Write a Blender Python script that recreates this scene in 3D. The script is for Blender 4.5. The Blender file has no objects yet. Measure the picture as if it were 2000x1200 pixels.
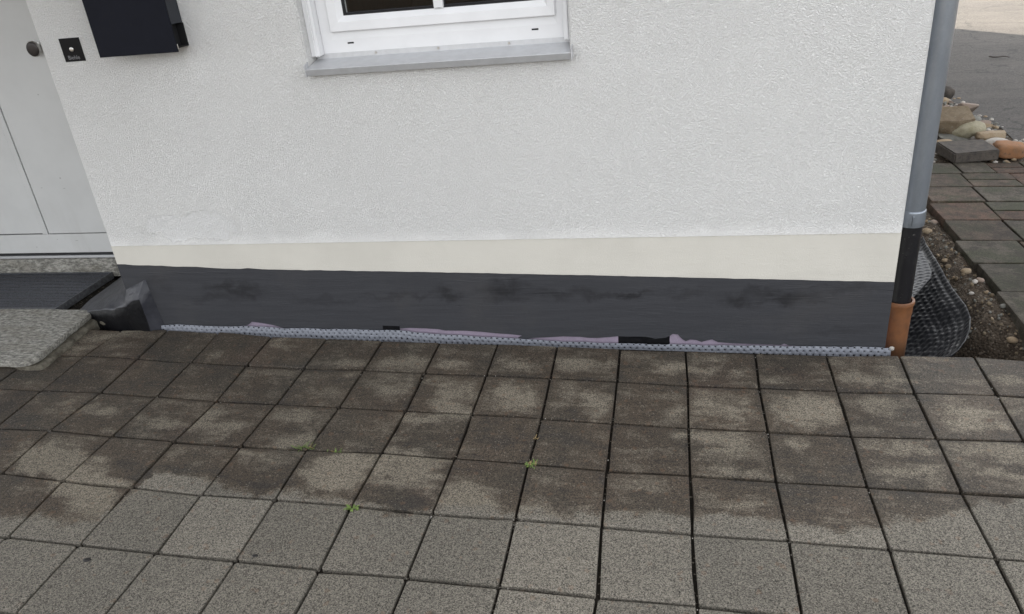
import bpy, bmesh, math, random
from mathutils import Vector, Matrix, Euler, noise

random.seed(7)
scene = bpy.context.scene
COL = scene.collection
S = 0.28                                   # one paver of the forecourt is 28 cm

# ------------------------------------------------------------------ camera
CAM = Vector((0.0, -10.6167 * S, 6.0867 * S))
CROT = Euler((1.1091, 0.0899, 0.1811), 'XYZ')
FPX = 1487.3
cd = bpy.data.cameras.new('camera')
cd.sensor_width = 36.0
cd.lens = 36.0 * FPX / 2000.0
cd.clip_start = 0.05
cd.clip_end = 2000
cam = bpy.data.objects.new('camera', cd)
cam.location = CAM
cam.rotation_euler = CROT
COL.objects.link(cam)
scene.camera = cam

# ------------------------------------------------------------------ light
LIGHT_DIR = Vector((0.60, -0.80, 0)).normalized()      # way the sunlight travels over the ground
SUN_EL = math.radians(41)
world = bpy.data.worlds.new('World')
scene.world = world
world.use_nodes = True
wn = world.node_tree.nodes
wl = world.node_tree.links
bg = wn['Background']
sky = wn.new('ShaderNodeTexSky')
sky.sky_type = 'NISHITA'
sky.sun_disc = False
sky.sun_elevation = SUN_EL
sun_az = math.atan2(-LIGHT_DIR.x, -LIGHT_DIR.y)        # clockwise from +Y
sky.sun_rotation = sun_az
sky.air_density = 1.0
sky.dust_density = 2.5
sky.ozone_density = 0.8
hs = wn.new('ShaderNodeHueSaturation')                 # thin bright cloud: a paler sky
hs.inputs['Saturation'].default_value = 0.13
wl.new(sky.outputs[0], hs.inputs['Color'])
wl.new(hs.outputs[0], bg.inputs['Color'])
bg.inputs['Strength'].default_value = 0.15
sd = bpy.data.lights.new('sun', 'SUN')
sd.energy = 4.6
sd.angle = math.radians(0.5)
sd.color = (1.0, 0.91, 0.77)
sun = bpy.data.objects.new('sun', sd)
d = Vector((LIGHT_DIR.x * math.cos(SUN_EL), LIGHT_DIR.y * math.cos(SUN_EL), -math.sin(SUN_EL)))
sun.rotation_euler = d.to_track_quat('-Z', 'Y').to_euler()
sun.location = (-6, 8, 12)
COL.objects.link(sun)
scene.view_settings.view_transform = 'Standard'
scene.view_settings.look = 'None'
scene.view_settings.gamma = 1.0
scene.view_settings.exposure = 2.05
scene.cycles.max_bounces = 6
scene.cycles.diffuse_bounces = 4
scene.cycles.glossy_bounces = 3
scene.cycles.use_denoising = True
scene.cycles.denoising_prefilter = 'ACCURATE'

# ------------------------------------------------------------------ measuring: photo coordinates to places in the yard
RM = CROT.to_matrix()
GX, GY = -0.0233, 0.0069                   # fall of the forecourt


def ray(px, py):
    return RM @ Vector(((px - 1000) / FPX, -(py - 600) / FPX, -1.0))


def onY(px, py, y):
    r = ray(px, py)
    return CAM + r * ((y - CAM.y) / r.y)


def onZ(px, py, z):
    r = ray(px, py)
    return CAM + r * ((z - CAM.z) / r.z)


def onG(px, py, dz=0.0):
    r = ray(px, py)
    n = Vector((-GX, -GY, 1.0))
    return CAM + r * ((dz - n.dot(CAM)) / n.dot(r))


def gz(x, y):
    x = max(-8, min(8, x))
    y = max(-8, min(12, y))
    return GX * x + GY * y


# ------------------------------------------------------------------ node helper
class NT:
    def __init__(self, name):
        self.m = bpy.data.materials.new(name)
        self.m.use_nodes = True
        self.t = self.m.node_tree
        self.b = self.t.nodes['Principled BSDF']
        self.g = None

    def n(self, typ, **kw):
        nd = self.t.nodes.new(typ)
        for k, v in kw.items():
            setattr(nd, k, v)
        return nd

    def set(self, sock, v):
        if hasattr(v, 'is_output') or isinstance(v, bpy.types.NodeSocket):
            self.t.links.new(v, sock)
        elif isinstance(v, (tuple, list)) and len(v) == 3 and sock.type == 'RGBA':
            sock.default_value = (*v, 1)
        else:
            sock.default_value = v

    def pos(self):
        if self.g is None:
            self.g = self.n('ShaderNodeNewGeometry').outputs['Position']
        return self.g

    def math(self, op, a, b=0.0, c=None, clamp=False):
        nd = self.n('ShaderNodeMath', operation=op, use_clamp=clamp)
        self.set(nd.inputs[0], a)
        self.set(nd.inputs[1], b)
        if c is not None:
            self.set(nd.inputs[2], c)
        return nd.outputs[0]

    def vmath(self, op, a, b=(0, 0, 0), s=None):
        nd = self.n('ShaderNodeVectorMath', operation=op)
        self.set(nd.inputs[0], a)
        self.set(nd.inputs[1], b)
        if s is not None:
            self.set(nd.inputs['Scale'], s)
        return nd.outputs['Value'] if op in ('LENGTH', 'DOT_PRODUCT') else nd.outputs[0]

    def noise(self, scale, detail=2.0, rough=0.5, vec=None, dist=0.0, out='Fac'):
        nd = self.n('ShaderNodeTexNoise')
        self.set(nd.inputs['Vector'], vec if vec is not None else self.pos())
        self.set(nd.inputs['Scale'], scale)
        nd.inputs['Detail'].default_value = detail
        nd.inputs['Roughness'].default_value = rough
        nd.inputs['Distortion'].default_value = dist
        return nd.outputs[out]

    def voro(self, scale, vec=None, feature='F1', out='Distance', rnd=1.0):
        nd = self.n('ShaderNodeTexVoronoi', feature=feature)
        self.set(nd.inputs['Vector'], vec if vec is not None else self.pos())
        nd.inputs['Scale'].default_value = scale
        nd.inputs['Randomness'].default_value = rnd
        return nd.outputs[out]

    def ramp(self, v, a, b, lo=0.0, hi=1.0, smooth=True):
        nd = self.n('ShaderNodeMapRange')
        nd.interpolation_type = 'SMOOTHSTEP' if smooth else 'LINEAR'
        self.set(nd.inputs['Value'], v)
        for i, q in enumerate((a, b, lo, hi)):
            self.set(nd.inputs[i + 1], q)
        return nd.outputs[0]

    def mix(self, f, a, b, blend='MIX'):
        nd = self.n('ShaderNodeMix', data_type='RGBA', blend_type=blend)
        self.set(nd.inputs[0], f)
        self.set(nd.inputs[6], a)
        self.set(nd.inputs[7], b)
        return nd.outputs[2]

    def scale_vec(self, v, s):
        return self.vmath('MULTIPLY', v, s)

    def sep(self, v):
        nd = self.n('ShaderNodeSeparateXYZ')
        self.set(nd.inputs[0], v)
        return nd.outputs

    def gray(self, v):
        nd = self.n('ShaderNodeCombineColor')
        for i in range(3):
            self.set(nd.inputs[i], v)
        return nd.outputs[0]

    def bump(self, h, strength=0.5, dist=0.01, nrm=None):
        nd = self.n('ShaderNodeBump')
        nd.inputs['Strength'].default_value = strength
        self.set(nd.inputs['Distance'], dist)
        self.set(nd.inputs['Height'], h)
        if nrm is not None:
            self.set(nd.inputs['Normal'], nrm)
        return nd.outputs[0]

    def out(self, color=None, rough=0.8, normal=None, metal=0.0, spec=None, **kw):
        if color is not None:
            self.set(self.b.inputs['Base Color'], color)
        self.set(self.b.inputs['Roughness'], rough)
        self.set(self.b.inputs['Metallic'], metal)
        if spec is not None:
            self.set(self.b.inputs['Specular IOR Level'], spec)
        if normal is not None:
            self.set(self.b.inputs['Normal'], normal)
        for k, v in kw.items():
            self.set(self.b.inputs[k.replace('_', ' ')], v)
        return self.m


def ellipse_field(t, vec, lst, amp_default=1.0):
    """sum of soft ellipses on the ground: (x, y, rx, ry, amp)"""
    total = None
    for (x, y, rx, ry, amp) in lst:
        dv = t.vmath('SUBTRACT', vec, (x, y, 0))
        dv = t.vmath('MULTIPLY', dv, (1 / rx, 1 / ry, 0))
        L = t.vmath('LENGTH', dv)
        f = t.ramp(L, 1.45, 0.35, 0.0, amp)
        total = f if total is None else t.math('ADD', total, f)
    return total


def el(px, py, rx, ry, amp=1.0):
    c = onG(px, py)
    a = onG(px - rx, py)
    b = onG(px + rx, py)
    u = onG(px, py - ry)
    v = onG(px, py + ry)
    return (c.x, c.y, abs(b.x - a.x) / 2, abs(u.y - v.y) / 2, amp)


# ------------------------------------------------------------------ materials
M = {}

# exposed concrete pavers with damp stains
t = NT('paver_concrete')
P = t.pos()
oi = t.n('ShaderNodeObjectInfo')
rnd = oi.outputs['Random']
w1 = t.vmath('SUBTRACT', t.noise(8, 4, 0.6, out='Color'), (0.5, 0.5, 0.5))
w2 = t.vmath('SUBTRACT', t.noise(45, 3, 0.65, out='Color'), (0.5, 0.5, 0.5))
PW = t.vmath('ADD', P, t.vmath('SCALE', w1, s=0.17))
PW = t.vmath('ADD', PW, t.vmath('SCALE', w2, s=0.045))
PWs = t.sep(PW)
# line the damp ground reaches to, along the house
line = [(-3.1, -1.32), (-2.27, -1.315), (-2.154, -1.303), (-1.99, -1.33), (-1.905, -1.28), (-1.875, -1.15), (-1.855, -1.04), (-1.662, -1.054), (-1.479, -1.094), (-1.316, -1.091), (-1.116, -1.107), (-1.019, -1.133)]
line += [tuple(onG(*q)[:2]) for q in ((840, 1004), (880, 996), (960, 1000), (1040, 1008), (1200, 1010), (1300, 1004), (1350, 1014), (1400, 1006), (1520, 1008), (1555, 1024), (1710, 1028), (1740, 1010), (1900, 1008), (1930, 990), (2040, 965))]
fc = t.n('ShaderNodeFloatCurve')
cur = fc.mapping.curves[0]
X0, X1, Y0, Y1 = -3.2, 1.6, -1.5, 0.0
lp = sorted(line)
pts = [((x - X0) / (X1 - X0), (y - Y0) / (Y1 - Y0)) for x, y in lp]
pts = [q for q in pts if 0.0 < q[0] < 1.0]
cur.points[0].location = (0.0, pts[0][1])
cur.points[1].location = (1.0, pts[-1][1])
for q in pts:
    cur.points.new(*q)
for q in cur.points:
    q.handle_type = 'VECTOR'
fc.mapping.update()
t.set(fc.inputs['Value'], t.ramp(PWs[0], X0, X1, 0, 1, smooth=False))
yb = t.ramp(fc.outputs[0], 0, 1, Y0, Y1, smooth=False)
damp = t.ramp(t.math('ADD', t.math('SUBTRACT', PWs[1], yb), t.ramp(t.noise(150, 3, 0.7), 0.25, 0.75, -0.014, 0.014)), -0.014, 0.020)


def z1(x, y, rx, ry, a): k = 0.4667; return el(x * k, 640 + y * k, rx * k, ry * k, a)
def z2(x, y, rx, ry, a): k = 0.4667; return el(600 + x * k, 640 + y * k, rx * k, ry * k, a)
def z3(x, y, rx, ry, a): k = 0.4667; return el(1300 + x * k, 640 + y * k, rx * k, ry * k, a)


light = [(-2.42, -0.965, 0.10, 0.09, 0.7), (-2.32, -1.0, 0.10, 0.09, 1.05), (-2.23, -1.05, 0.10, 0.09, 1.05), (-2.14, -1.10, 0.10, 0.09, 1.05), (-2.05, -1.16, 0.10, 0.09, 1.05), (-1.95, -1.20, 0.10, 0.10, 0.8),
         z1(200, 330, 100, 50, 0.42), z1(440, 345, 80, 30, 0.4), z1(640, 400, 130, 40, 0.38), z1(860, 370, 80, 60, 0.4), z1(900, 440, 110, 30, 0.4), z1(1230, 365, 90, 28, 0.55),
         z1(1230, 470, 120, 22, 0.5), z1(370, 60, 80, 50, 0.75), z1(540, 20, 110, 26, 0.65), z1(1450, 600, 170, 80, 0.8), z1(1050, 540, 130, 28, 0.35), z1(760, 525, 130, 26, 0.3),
         z2(410, 580, 150, 70, 0.95), z2(110, 590, 140, 70, 0.8), z2(640, 700, 85, 75, 1.0), z2(700, 760, 110, 40, 0.7),
         z2(400, 150, 110, 34, 0.55), z2(630, 320, 110, 50, 0.8), z2(860, 300, 120, 60, 0.95), z2(870, 160, 100, 34, 0.8), z2(1130, 155, 105, 30, 0.7),
         z2(1210, 330, 65, 55, 0.8), z2(590, 240, 100, 40, 0.5), z2(350, 260, 100, 55, 0.5), z2(480, 380, 90, 22, 0.7), z2(620, 145, 70, 28, 0.5), z2(960, 790, 110, 25, 0.5),
         z3(30, 170, 110, 22, 0.8), z3(60, 370, 70, 60, 0.7), z3(240, 330, 140, 70, 0.85), z3(600, 340, 140, 80, 1.0), z3(880, 325, 90, 35, 0.5), z3(1280, 370, 150, 65, 0.75), z3(230, 470, 130, 45, 0.75), z3(60, 460, 50, 25, 0.7),
         z3(560, 485, 55, 55, 0.7), z3(960, 500, 160, 32, 0.9), z3(1020, 600, 160, 40, 0.7), z3(1350, 515, 160, 45, 0.9), z3(1380, 610, 140, 30, 0.7), z3(800, 215, 85, 24, 0.95), z3(970, 225, 60, 18, 0.9),
         z3(480, 215, 90, 25, 0.5), z3(250, 190, 130, 12, 0.5), z3(1450, 225, 70, 26, 0.6), z3(650, 770, 80, 24, 0.3), z3(1100, 130, 110, 14, 0.4)]
drk = [z1(60, 360, 140, 120, 0.6), z1(300, 200, 350, 70, 0.6), z1(800, 210, 260, 70, 0.4), z1(750, 80, 300, 60, 0.35), z1(1150, 240, 200, 50, 0.2), z1(80, 680, 150, 90, 0.4), z1(800, 590, 130, 32, 0.5), z1(560, 560, 130, 38, 0.5), z1(1080, 640, 140, 36, 0.5), z1(300, 740, 130, 75, 0.35),
       z2(800, 450, 150, 80, 0.3), z2(380, 720, 150, 40, 0.5), z2(1100, 480, 160, 80, 0.25), z2(500, 470, 140, 50, 0.3), z3(640, 560, 170, 60, 0.3), z3(1200, 190, 120, 60, 0.35), z3(1290, 660, 100, 30, 0.35)]
L = ellipse_field(t, PW, light)
Dk = ellipse_field(t, PW, drk)
off = t.vmath('ADD', P, t.vmath('SCALE', (3.1, 1.7, 0.4), s=t.math('MULTIPLY', rnd, 9.0)))
patch = t.noise(6.5, 5, 0.62, vec=off, dist=0.6)
gen = t.sep(t.n('ShaderNodeTexCoord').outputs['Generated'])
eu = t.math('MINIMUM', gen[0], t.math('SUBTRACT', 1.0, gen[0]))
ev = t.math('MINIMUM', gen[1], t.math('SUBTRACT', 1.0, gen[1]))
edge_ = t.ramp(t.math('MINIMUM', eu, ev), 0.13, 0.0)
streak = t.noise(12, 6, 0.66, vec=t.vmath('MULTIPLY', off, (0.42, 1.7, 1)), dist=0.5)
fine = t.noise(55, 4, 0.7)
sc = t.math('SUBTRACT', t.math('ADD', 0.80, t.math('MULTIPLY', Dk, 0.5)), t.math('MULTIPLY', L, 0.78))
for src, lo_, hi_, am in ((patch, 0.30, 0.70, 0.85), (streak, 0.30, 0.70, 0.85), (fine, 0.25, 0.75, 0.34), (t.noise(170, 2, 0.6), 0.25, 0.75, 0.22)):
    sc = t.math('ADD', sc, t.ramp(src, lo_, hi_, -am / 2, am / 2, smooth=False))
sc = t.math('ADD', sc, t.math('MULTIPLY', edge_, 0.22))
sc = t.math('ADD', sc, t.math('MULTIPLY', t.math('SUBTRACT', rnd, 0.5), 0.22))
wet = t.math('ADD', t.ramp(sc, -0.15, 1.0, 0, 0.36), t.math('ADD', t.ramp(sc, 0.27, 0.44, 0, 0.36), t.ramp(sc, 0.60, 0.74, 0, 0.28)))
wet = t.math('MULTIPLY', damp, wet)
wetd = t.math('ADD', wet, t.math('MULTIPLY', t.ramp(sc, 0.85, 1.5), t.math('MULTIPLY', damp, 0.5)))
dry = t.mix(t.ramp(t.noise(1.6, 3), 0.3, 0.7), (0.153, 0.138, 0.113), (0.133, 0.121, 0.100))
dry = t.mix(t.math('MULTIPLY', damp, 0.75), dry, (0.168, 0.144, 0.109))
wetc = t.mix(t.ramp(t.noise(3.0, 4, 0.6), 0.35, 0.68), (0.063, 0.048, 0.034), (0.053, 0.044, 0.033))
wetc = t.mix(t.ramp(t.noise(2.3, 3, 0.6, vec=t.vmath('ADD', P, (7, 3, 0))), 0.56, 0.78, 0.0, 0.35), wetc, (0.074, 0.050, 0.038))
c = t.mix(t.math('MINIMUM', wetd, 1.0), dry, wetc)
c = t.mix(t.ramp(wetd, 1.0, 1.5, 0.0, 0.6), c, (0.030, 0.027, 0.024))
tone = t.math('ADD', 0.85, t.math('MULTIPLY', rnd, 0.28))
c = t.mix(1.0, c, t.gray(tone), 'MULTIPLY')
g1 = t.sep(t.voro(360, out='Color'))[0]
g2 = t.noise(420, 2, 0.7)
g3 = t.noise(130, 3, 0.7)
grain = t.math('ADD', t.ramp(g1, 0, 1, 0.30, 1.70, smooth=False), t.math('MULTIPLY', t.math('SUBTRACT', g2, 0.5), 1.3))
grain = t.math('ADD', grain, t.math('MULTIPLY', t.math('SUBTRACT', g3, 0.5), 0.9))
grain = t.math('MAXIMUM', grain, 0.18)
spk = t.ramp(t.sep(t.voro(250, out='Color'))[1], 0.972, 0.99)
c = t.mix(1.0, c, t.gray(grain), 'MULTIPLY')
c = t.mix(t.math('MULTIPLY', spk, 0.4), c, (0.30, 0.27, 0.225))
rust = t.ramp(t.sep(t.voro(75, out='Color'))[2], 0.975, 0.99)
c = t.mix(t.math('MULTIPLY', rust, 0.2), c, (0.20, 0.11, 0.06))
h = t.math('ADD', t.math('MULTIPLY', g1, 0.6), t.math('MULTIPLY', g2, 1.0))
h = t.math('ADD', h, t.math('MULTIPLY', g3, 1.0))
M['paver'] = t.out(c, t.ramp(wet, 0, 1, 0.92, 0.74), t.bump(h, 0.55, 0.0035), spec=0.35)

# bedding sand and dirt in the joints
t = NT('joint_dirt')
c = t.mix(t.noise(60, 4, 0.7), (0.006, 0.005, 0.0045), (0.026, 0.021, 0.015))
gs = t.ramp(t.sep(t.voro(190, out='Color'))[0], 0.94, 0.97)
c = t.mix(t.math('MULTIPLY', gs, 0.6), c, (0.24, 0.21, 0.17))
M['dirt'] = t.out(c, 0.95, t.bump(t.noise(120, 4, 0.7), 0.7, 0.01), spec=0.2)


# rough scraped render
def stucco(name, patchy):
    t = NT(name)
    P = t.pos()
    Pw = t.vmath('ADD', P, t.vmath('SCALE', t.vmath('SUBTRACT', t.noise(150, 2, out='Color'), (0.5, 0.5, 0.5)), s=0.006))
    low_ = t.noise(150, 1, 0.5, vec=Pw)
    cz_ = t.n('ShaderNodeCombineXYZ')
    t.set(cz_.inputs[2], t.math('MULTIPLY', low_, 0.006))
    Pw = t.vmath('ADD', Pw, cz_.outputs[0])
    a = t.noise(255, 2.5, 0.6, vec=t.vmath('MULTIPLY', Pw, (0.62, 1, 1.15)))
    a = t.ramp(a, 0.34, 0.66)
    b = t.voro(205, vec=t.vmath('MULTIPLY', Pw, (0.75, 1, 1.1)), feature='SMOOTH_F1')
    h = t.math('SUBTRACT', a, t.math('MULTIPLY', b, 0.9))
    h = t.math('ADD', h, t.math('MULTIPLY', t.noise(330, 2, 0.6), 0.35))
    sx, sy, sz = t.sep(P)
    col = t.mix(t.ramp(t.noise(1.1, 4, 0.6), 0.35, 0.7), (0.875, 0.868, 0.848), (0.855, 0.848, 0.826))
    if patchy:
        # a smoother repair near the door and the zone rubbed flat above the plinth
        c0 = onY(372, 441, 0.042)
        pw = t.vmath('ADD', P, t.vmath('SCALE', t.vmath('SUBTRACT', t.noise(9, 4, 0.6, out='Color'), (0.5, 0.5, 0.5)), s=0.16))
        dv = t.vmath('MULTIPLY', t.vmath('SUBTRACT', pw, c0), (1 / 0.235, 0, 1 / 0.062))
        pm = t.ramp(t.vmath('LENGTH', dv), 1.06, 0.92)
        rim = t.math('MULTIPLY', t.ramp(t.vmath('LENGTH', dv), 1.2, 1.03), t.ramp(t.vmath('LENGTH', dv), 0.86, 1.0))
        low = t.ramp(t.math('ADD', sz, t.math('MULTIPLY', t.math('SUBTRACT', t.noise(6, 3), 0.5), 0.09)), 0.495, 0.575, 0.62, 1.0)
        keep = t.math('MULTIPLY', low, t.ramp(pm, 0, 1, 1, 0.70))
        h = t.math('MULTIPLY', h, keep)
        h = t.math('ADD', h, t.math('MULTIPLY', rim, 0.5))
        col = t.mix(t.math('MULTIPLY', pm, 0.75), col, (0.745, 0.742, 0.73))
        col = t.mix(t.math('MULTIPLY', rim, 0.14), col, (0.62, 0.615, 0.60))
        st = t.ramp(t.noise(3.0, 5, 0.65, vec=t.vmath('MULTIPLY', P, (1.0, 1, 0.8))), 0.55, 0.8, 0, 0.3)
        col = t.mix(t.math('MULTIPLY', st, t.ramp(sz, 0.9, 0.5)), col, (0.60, 0.595, 0.58))
    sp_ = t.math('ADD', t.ramp(t.noise(310, 2, 0.7, vec=t.vmath('MULTIPLY', P, (0.7, 1, 1.1))), 0.28, 0.72, 0.95, 1.03), t.ramp(t.noise(0.9, 3), 0.3, 0.7, -0.03, 0.03))
    col = t.mix(1.0, col, t.gray(sp_), 'MULTIPLY')
    return t.out(col, 0.92, t.bump(h, 1.0, 0.0038), spec=0.03)


M['stucco'] = stucco('scraped_render', True)

t = NT('smooth_render')
P = t.pos()
c = t.mix(t.ramp(t.noise(4, 4, 0.6), 0.35, 0.7), (0.595, 0.572, 0.515), (0.562, 0.54, 0.485))
st = t.ramp(t.noise(5, 5, 0.6, vec=t.vmath('MULTIPLY', P, (0.35, 1, 1.6))), 0.55, 0.75, 0, 0.35)
c = t.mix(st, c, (0.50, 0.48, 0.435))
h = t.math('ADD', t.noise(170, 3, 0.6), t.math('MULTIPLY', t.noise(420, 2), 0.5))
h = t.math('ADD', h, t.math('MULTIPLY', t.noise(30, 4, 0.6, vec=t.vmath('MULTIPLY', P, (0.3, 1, 1))), 1.2))
M['band'] = t.out(c, 0.88, t.bump(h, 0.6, 0.0024), spec=0.2)

# brushed-on sealing slurry of the plinth
t = NT('sealing_slurry')
P = t.pos()
Ps = t.vmath('MULTIPLY', P, (0.055, 1, 1.0))
Pq = t.vmath('ADD', Ps, t.vmath('SCALE', t.vmath('SUBTRACT', t.noise(2.3, 2, out='Color'), (0.5, 0.5, 0.5)), s=0.03))
br = t.noise(210, 3, 0.62, vec=Pq)
br2 = t.noise(60, 3, 0.6, vec=Pq)
c = t.mix(t.ramp(br2, 0.35, 0.7), (0.0345, 0.0355, 0.0405), (0.0405, 0.0415, 0.047))
pw = t.vmath('ADD', P, t.vmath('SCALE', t.vmath('SUBTRACT', t.noise(11, 4, 0.65, out='Color'), (0.5, 0.5, 0.5)), s=0.16))
sm = None
for (a_, b_, c_, d_, e_) in ((445, 567, 38, 12, 0.8), (482, 574, 26, 16, 0.8), (420, 590, 50, 9, 0.5), (640, 592, 60, 8, 0.35), (872, 579, 22, 12, 0.9), (790, 583, 60, 6, 0.5), (985, 574, 34, 16, 0.9), (1000, 590, 40, 6, 0.5), (1100, 582, 60, 10, 0.6),
                             (1225, 579, 30, 7, 1.0), (1170, 584, 60, 6, 0.6), (1345, 575, 40, 8, 0.4), (1440, 592, 20, 13, 0.9), (1540, 588, 40, 11, 0.9), (1480, 580, 60, 8, 0.5), (1650, 572, 50, 7, 0.4), (300, 560, 30, 10, 0.4), (1620, 650, 60, 8, 0.3)):
    q_ = onY(a_, b_ - 5, 0.042)
    dv = t.vmath('MULTIPLY', t.vmath('SUBTRACT', pw, q_), (1 / (c_ * 0.0033), 0, 1 / (d_ * 0.0027)))
    f_ = t.ramp(t.vmath('LENGTH', dv), 1.5, 0.1, 0, e_)
    sm = f_ if sm is None else t.math('MAXIMUM', sm, f_)
sm = t.math('MULTIPLY', sm, t.ramp(t.noise(24, 4, 0.65, vec=t.vmath('MULTIPLY', P, (0.35, 1, 1.5))), 0.25, 0.5))
c = t.mix(t.math('MULTIPLY', sm, 0.85, clamp=True), c, (0.0085, 0.0085, 0.010))
du = t.ramp(t.noise(3.1, 4, 0.6), 0.5, 0.75, 0, 0.35)
c = t.mix(du, c, (0.058, 0.055, 0.055))
ridge = t.ramp(t.noise(26, 3, 0.6, vec=t.vmath('MULTIPLY', Pq, (2.2, 1, 1))), 0.62, 0.68)
h = t.math('ADD', br, t.math('MULTIPLY', br2, 0.5))
h = t.math('ADD', h, t.math('MULTIPLY', ridge, 0.5))
h = t.math('ADD', h, t.math('MULTIPLY', t.noise(70, 3, 0.6), 0.35))
M['slurry'] = t.out(c, 0.6, t.bump(h, 0.5, 0.0026), spec=0.35)

t = NT('bitumen_coat')
P = t.pos()
c = t.mix(t.ramp(t.noise(14, 4, 0.6), 0.35, 0.7), (0.020, 0.021, 0.027), (0.033, 0.034, 0.042))
du = t.math('MULTIPLY', t.ramp(t.noise(38, 5, 0.7), 0.62, 0.72), t.ramp(t.noise(5, 2), 0.45, 0.65))
c = t.mix(t.math('MULTIPLY', du, 0.6), c, (0.30, 0.29, 0.27))
h = t.math('ADD', t.noise(30, 4, 0.6), t.math('MULTIPLY', t.noise(140, 3), 0.3))
M['coat'] = t.out(c, 0.38, t.bump(h, 0.3, 0.008), spec=0.35)

t = NT('black_bitumen')
M['black'] = t.out(t.mix(t.ramp(t.noise(50, 4, 0.7), 0.55, 0.75), (0.004, 0.004, 0.005), (0.010, 0.010, 0.011)), 0.5, t.bump(t.noise(40, 4), 0.5, 0.008), spec=0.2)

t = NT('lilac_board')
c = t.mix(t.noise(40, 4), (0.30, 0.25, 0.315), (0.22, 0.18, 0.235))
wv = t.voro(260)
c = t.mix(t.ramp(wv, 0.2, 0.6, 0, 0.25), c, (0.2, 0.17, 0.22))
M['lilac'] = t.out(c, 0.85, t.bump(wv, 0.4, 0.002))

t = NT('fleece_membrane')
c = t.mix(t.ramp(t.noise(50, 4, 0.7), 0.3, 0.75), (0.235, 0.247, 0.28), (0.155, 0.164, 0.19))
M['fleece'] = t.out(c, 0.75, t.bump(t.noise(260, 3), 0.4, 0.003))

t = NT('black_membrane')
c = t.mix(t.ramp(t.noise(35, 4, 0.7), 0.45, 0.8), (0.009, 0.0095, 0.0115), (0.019, 0.019, 0.022))
M['memb'] = t.out(c, 0.42, t.bump(t.noise(40, 4), 0.15, 0.005), spec=0.15)

# granite
t = NT('rough_granite')
P = t.pos()
Pst = t.vmath('MULTIPLY', P, (0.45, 1.0, 1.0))
a = t.noise(75, 4, 0.7, vec=Pst)
b = t.noise(14, 4, 0.65, vec=Pst)
c = t.mix(t.ramp(a, 0.33, 0.68), (0.115, 0.112, 0.10), (0.41, 0.395, 0.355))
c = t.mix(t.ramp(b, 0.42, 0.72, 0, 0.55), c, (0.17, 0.155, 0.125))
bi = t.ramp(t.noise(190, 2, vec=Pst), 0.62, 0.72)
c = t.mix(t.math('MULTIPLY', bi, 0.6), c, (0.04, 0.04, 0.038))
h = t.math('ADD', t.math('MULTIPLY', t.noise(34, 4, 0.65, vec=Pst), 1.2), t.math('MULTIPLY', a, 0.9))
M['granite'] = t.out(c, 0.85, t.bump(h, 0.8, 0.011), spec=0.3)

t = NT('mortar')
c = t.mix(t.ramp(t.noise(25, 5, 0.7), 0.35, 0.7), (0.085, 0.075, 0.058), (0.19, 0.175, 0.14))
M['mortar'] = t.out(c, 0.95, t.bump(t.noise(60, 5, 0.7), 0.8, 0.015), spec=0.2)


def simple(name, col, rough, metal=0.0, spec=0.5, var=0.12, sc=20, bump=0.0, bsc=200):
    t = NT(name)
    k = t.ramp(t.noise(sc, 4, 0.6), 0.3, 0.7, 1 - var, 1 + var)
    c = t.mix(1.0, col, t.gray(k), 'MULTIPLY')
    nb = t.bump(t.noise(bsc, 3), bump, 0.003) if bump else None
    return t.out(c, rough, nb, metal, spec)


M['pvc'] = simple('white_window_plastic', (0.70, 0.70, 0.705), 0.38, var=0.03, sc=7)
t = NT('white_door_paint')
k = t.ramp(t.noise(5, 4, 0.6), 0.3, 0.7, 0.97, 1.03)
c = t.mix(1.0, (0.55, 0.553, 0.545), t.gray(k), 'MULTIPLY')
for (a_, b_, c_, d_) in ((118, 348, 0.006, 0.005), (126, 368, 0.009, 0.0022), (82, 367, 0.007, 0.0022), (72, 483, 0.004, 0.004), (150, 470, 0.012, 0.002), (112, 468, 0.005, 0.002), (75, 185, 0.005, 0.004)):
    dv = t.vmath('MULTIPLY', t.vmath('SUBTRACT', t.pos(), onY(a_, b_, 0.64)), (1 / c_, 0, 1 / d_))
    c = t.mix(t.ramp(t.vmath('LENGTH', dv), 1.2, 0.4, 0, 0.6), c, (0.16, 0.16, 0.155))
gr_ = t.ramp(t.noise(2.2, 5, 0.65, vec=t.vmath('MULTIPLY', t.pos(), (2.5, 1, 0.6))), 0.5, 0.75, 0, 0.25)
c = t.mix(t.math('MULTIPLY', gr_, t.ramp(t.sep(t.pos())[2], 0.9, 0.3)), c, (0.36, 0.35, 0.32))
M['doorwhite'] = t.out(c, 0.45, t.bump(t.noise(200, 3), 0.05, 0.003))
M['gasket'] = simple('black_rubber', (0.011, 0.011, 0.013), 0.6, var=0.1)
M['alu'] = simple('weathered_aluminium', (0.52, 0.525, 0.535), 0.42, 0.35, var=0.05, sc=30, bump=0.03)
M['steel'] = simple('stainless_steel', (0.56, 0.55, 0.53), 0.28, 1.0, var=0.05)
M['knobdark'] = simple('dark_brushed_steel', (0.035, 0.030, 0.029), 0.35, 0.5, var=0.1)
M['anth'] = simple('anthracite_powder_coat', (0.008, 0.009, 0.0145), 0.55, spec=0.10, var=0.06, bump=0.12, bsc=900)
M['anthside'] = simple('anthracite_side', (0.028, 0.031, 0.037), 0.55, spec=0.3, var=0.05, bump=0.12, bsc=900)
M['void'] = simple('dark_cavity', (0.004, 0.004, 0.005), 0.8)
M['letter'] = simple('engraved_grey', (0.20, 0.20, 0.21), 0.5)
M['plateblack'] = simple('black_glass_plate', (0.005, 0.005, 0.006), 0.35, spec=0.15, var=0.05)
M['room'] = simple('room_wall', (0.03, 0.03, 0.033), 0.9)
M['curtain'] = simple('curtain_cloth', (0.10, 0.10, 0.11), 0.9)
M['roof'] = simple('roof_tile', (0.16, 0.07, 0.05), 0.85)
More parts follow.
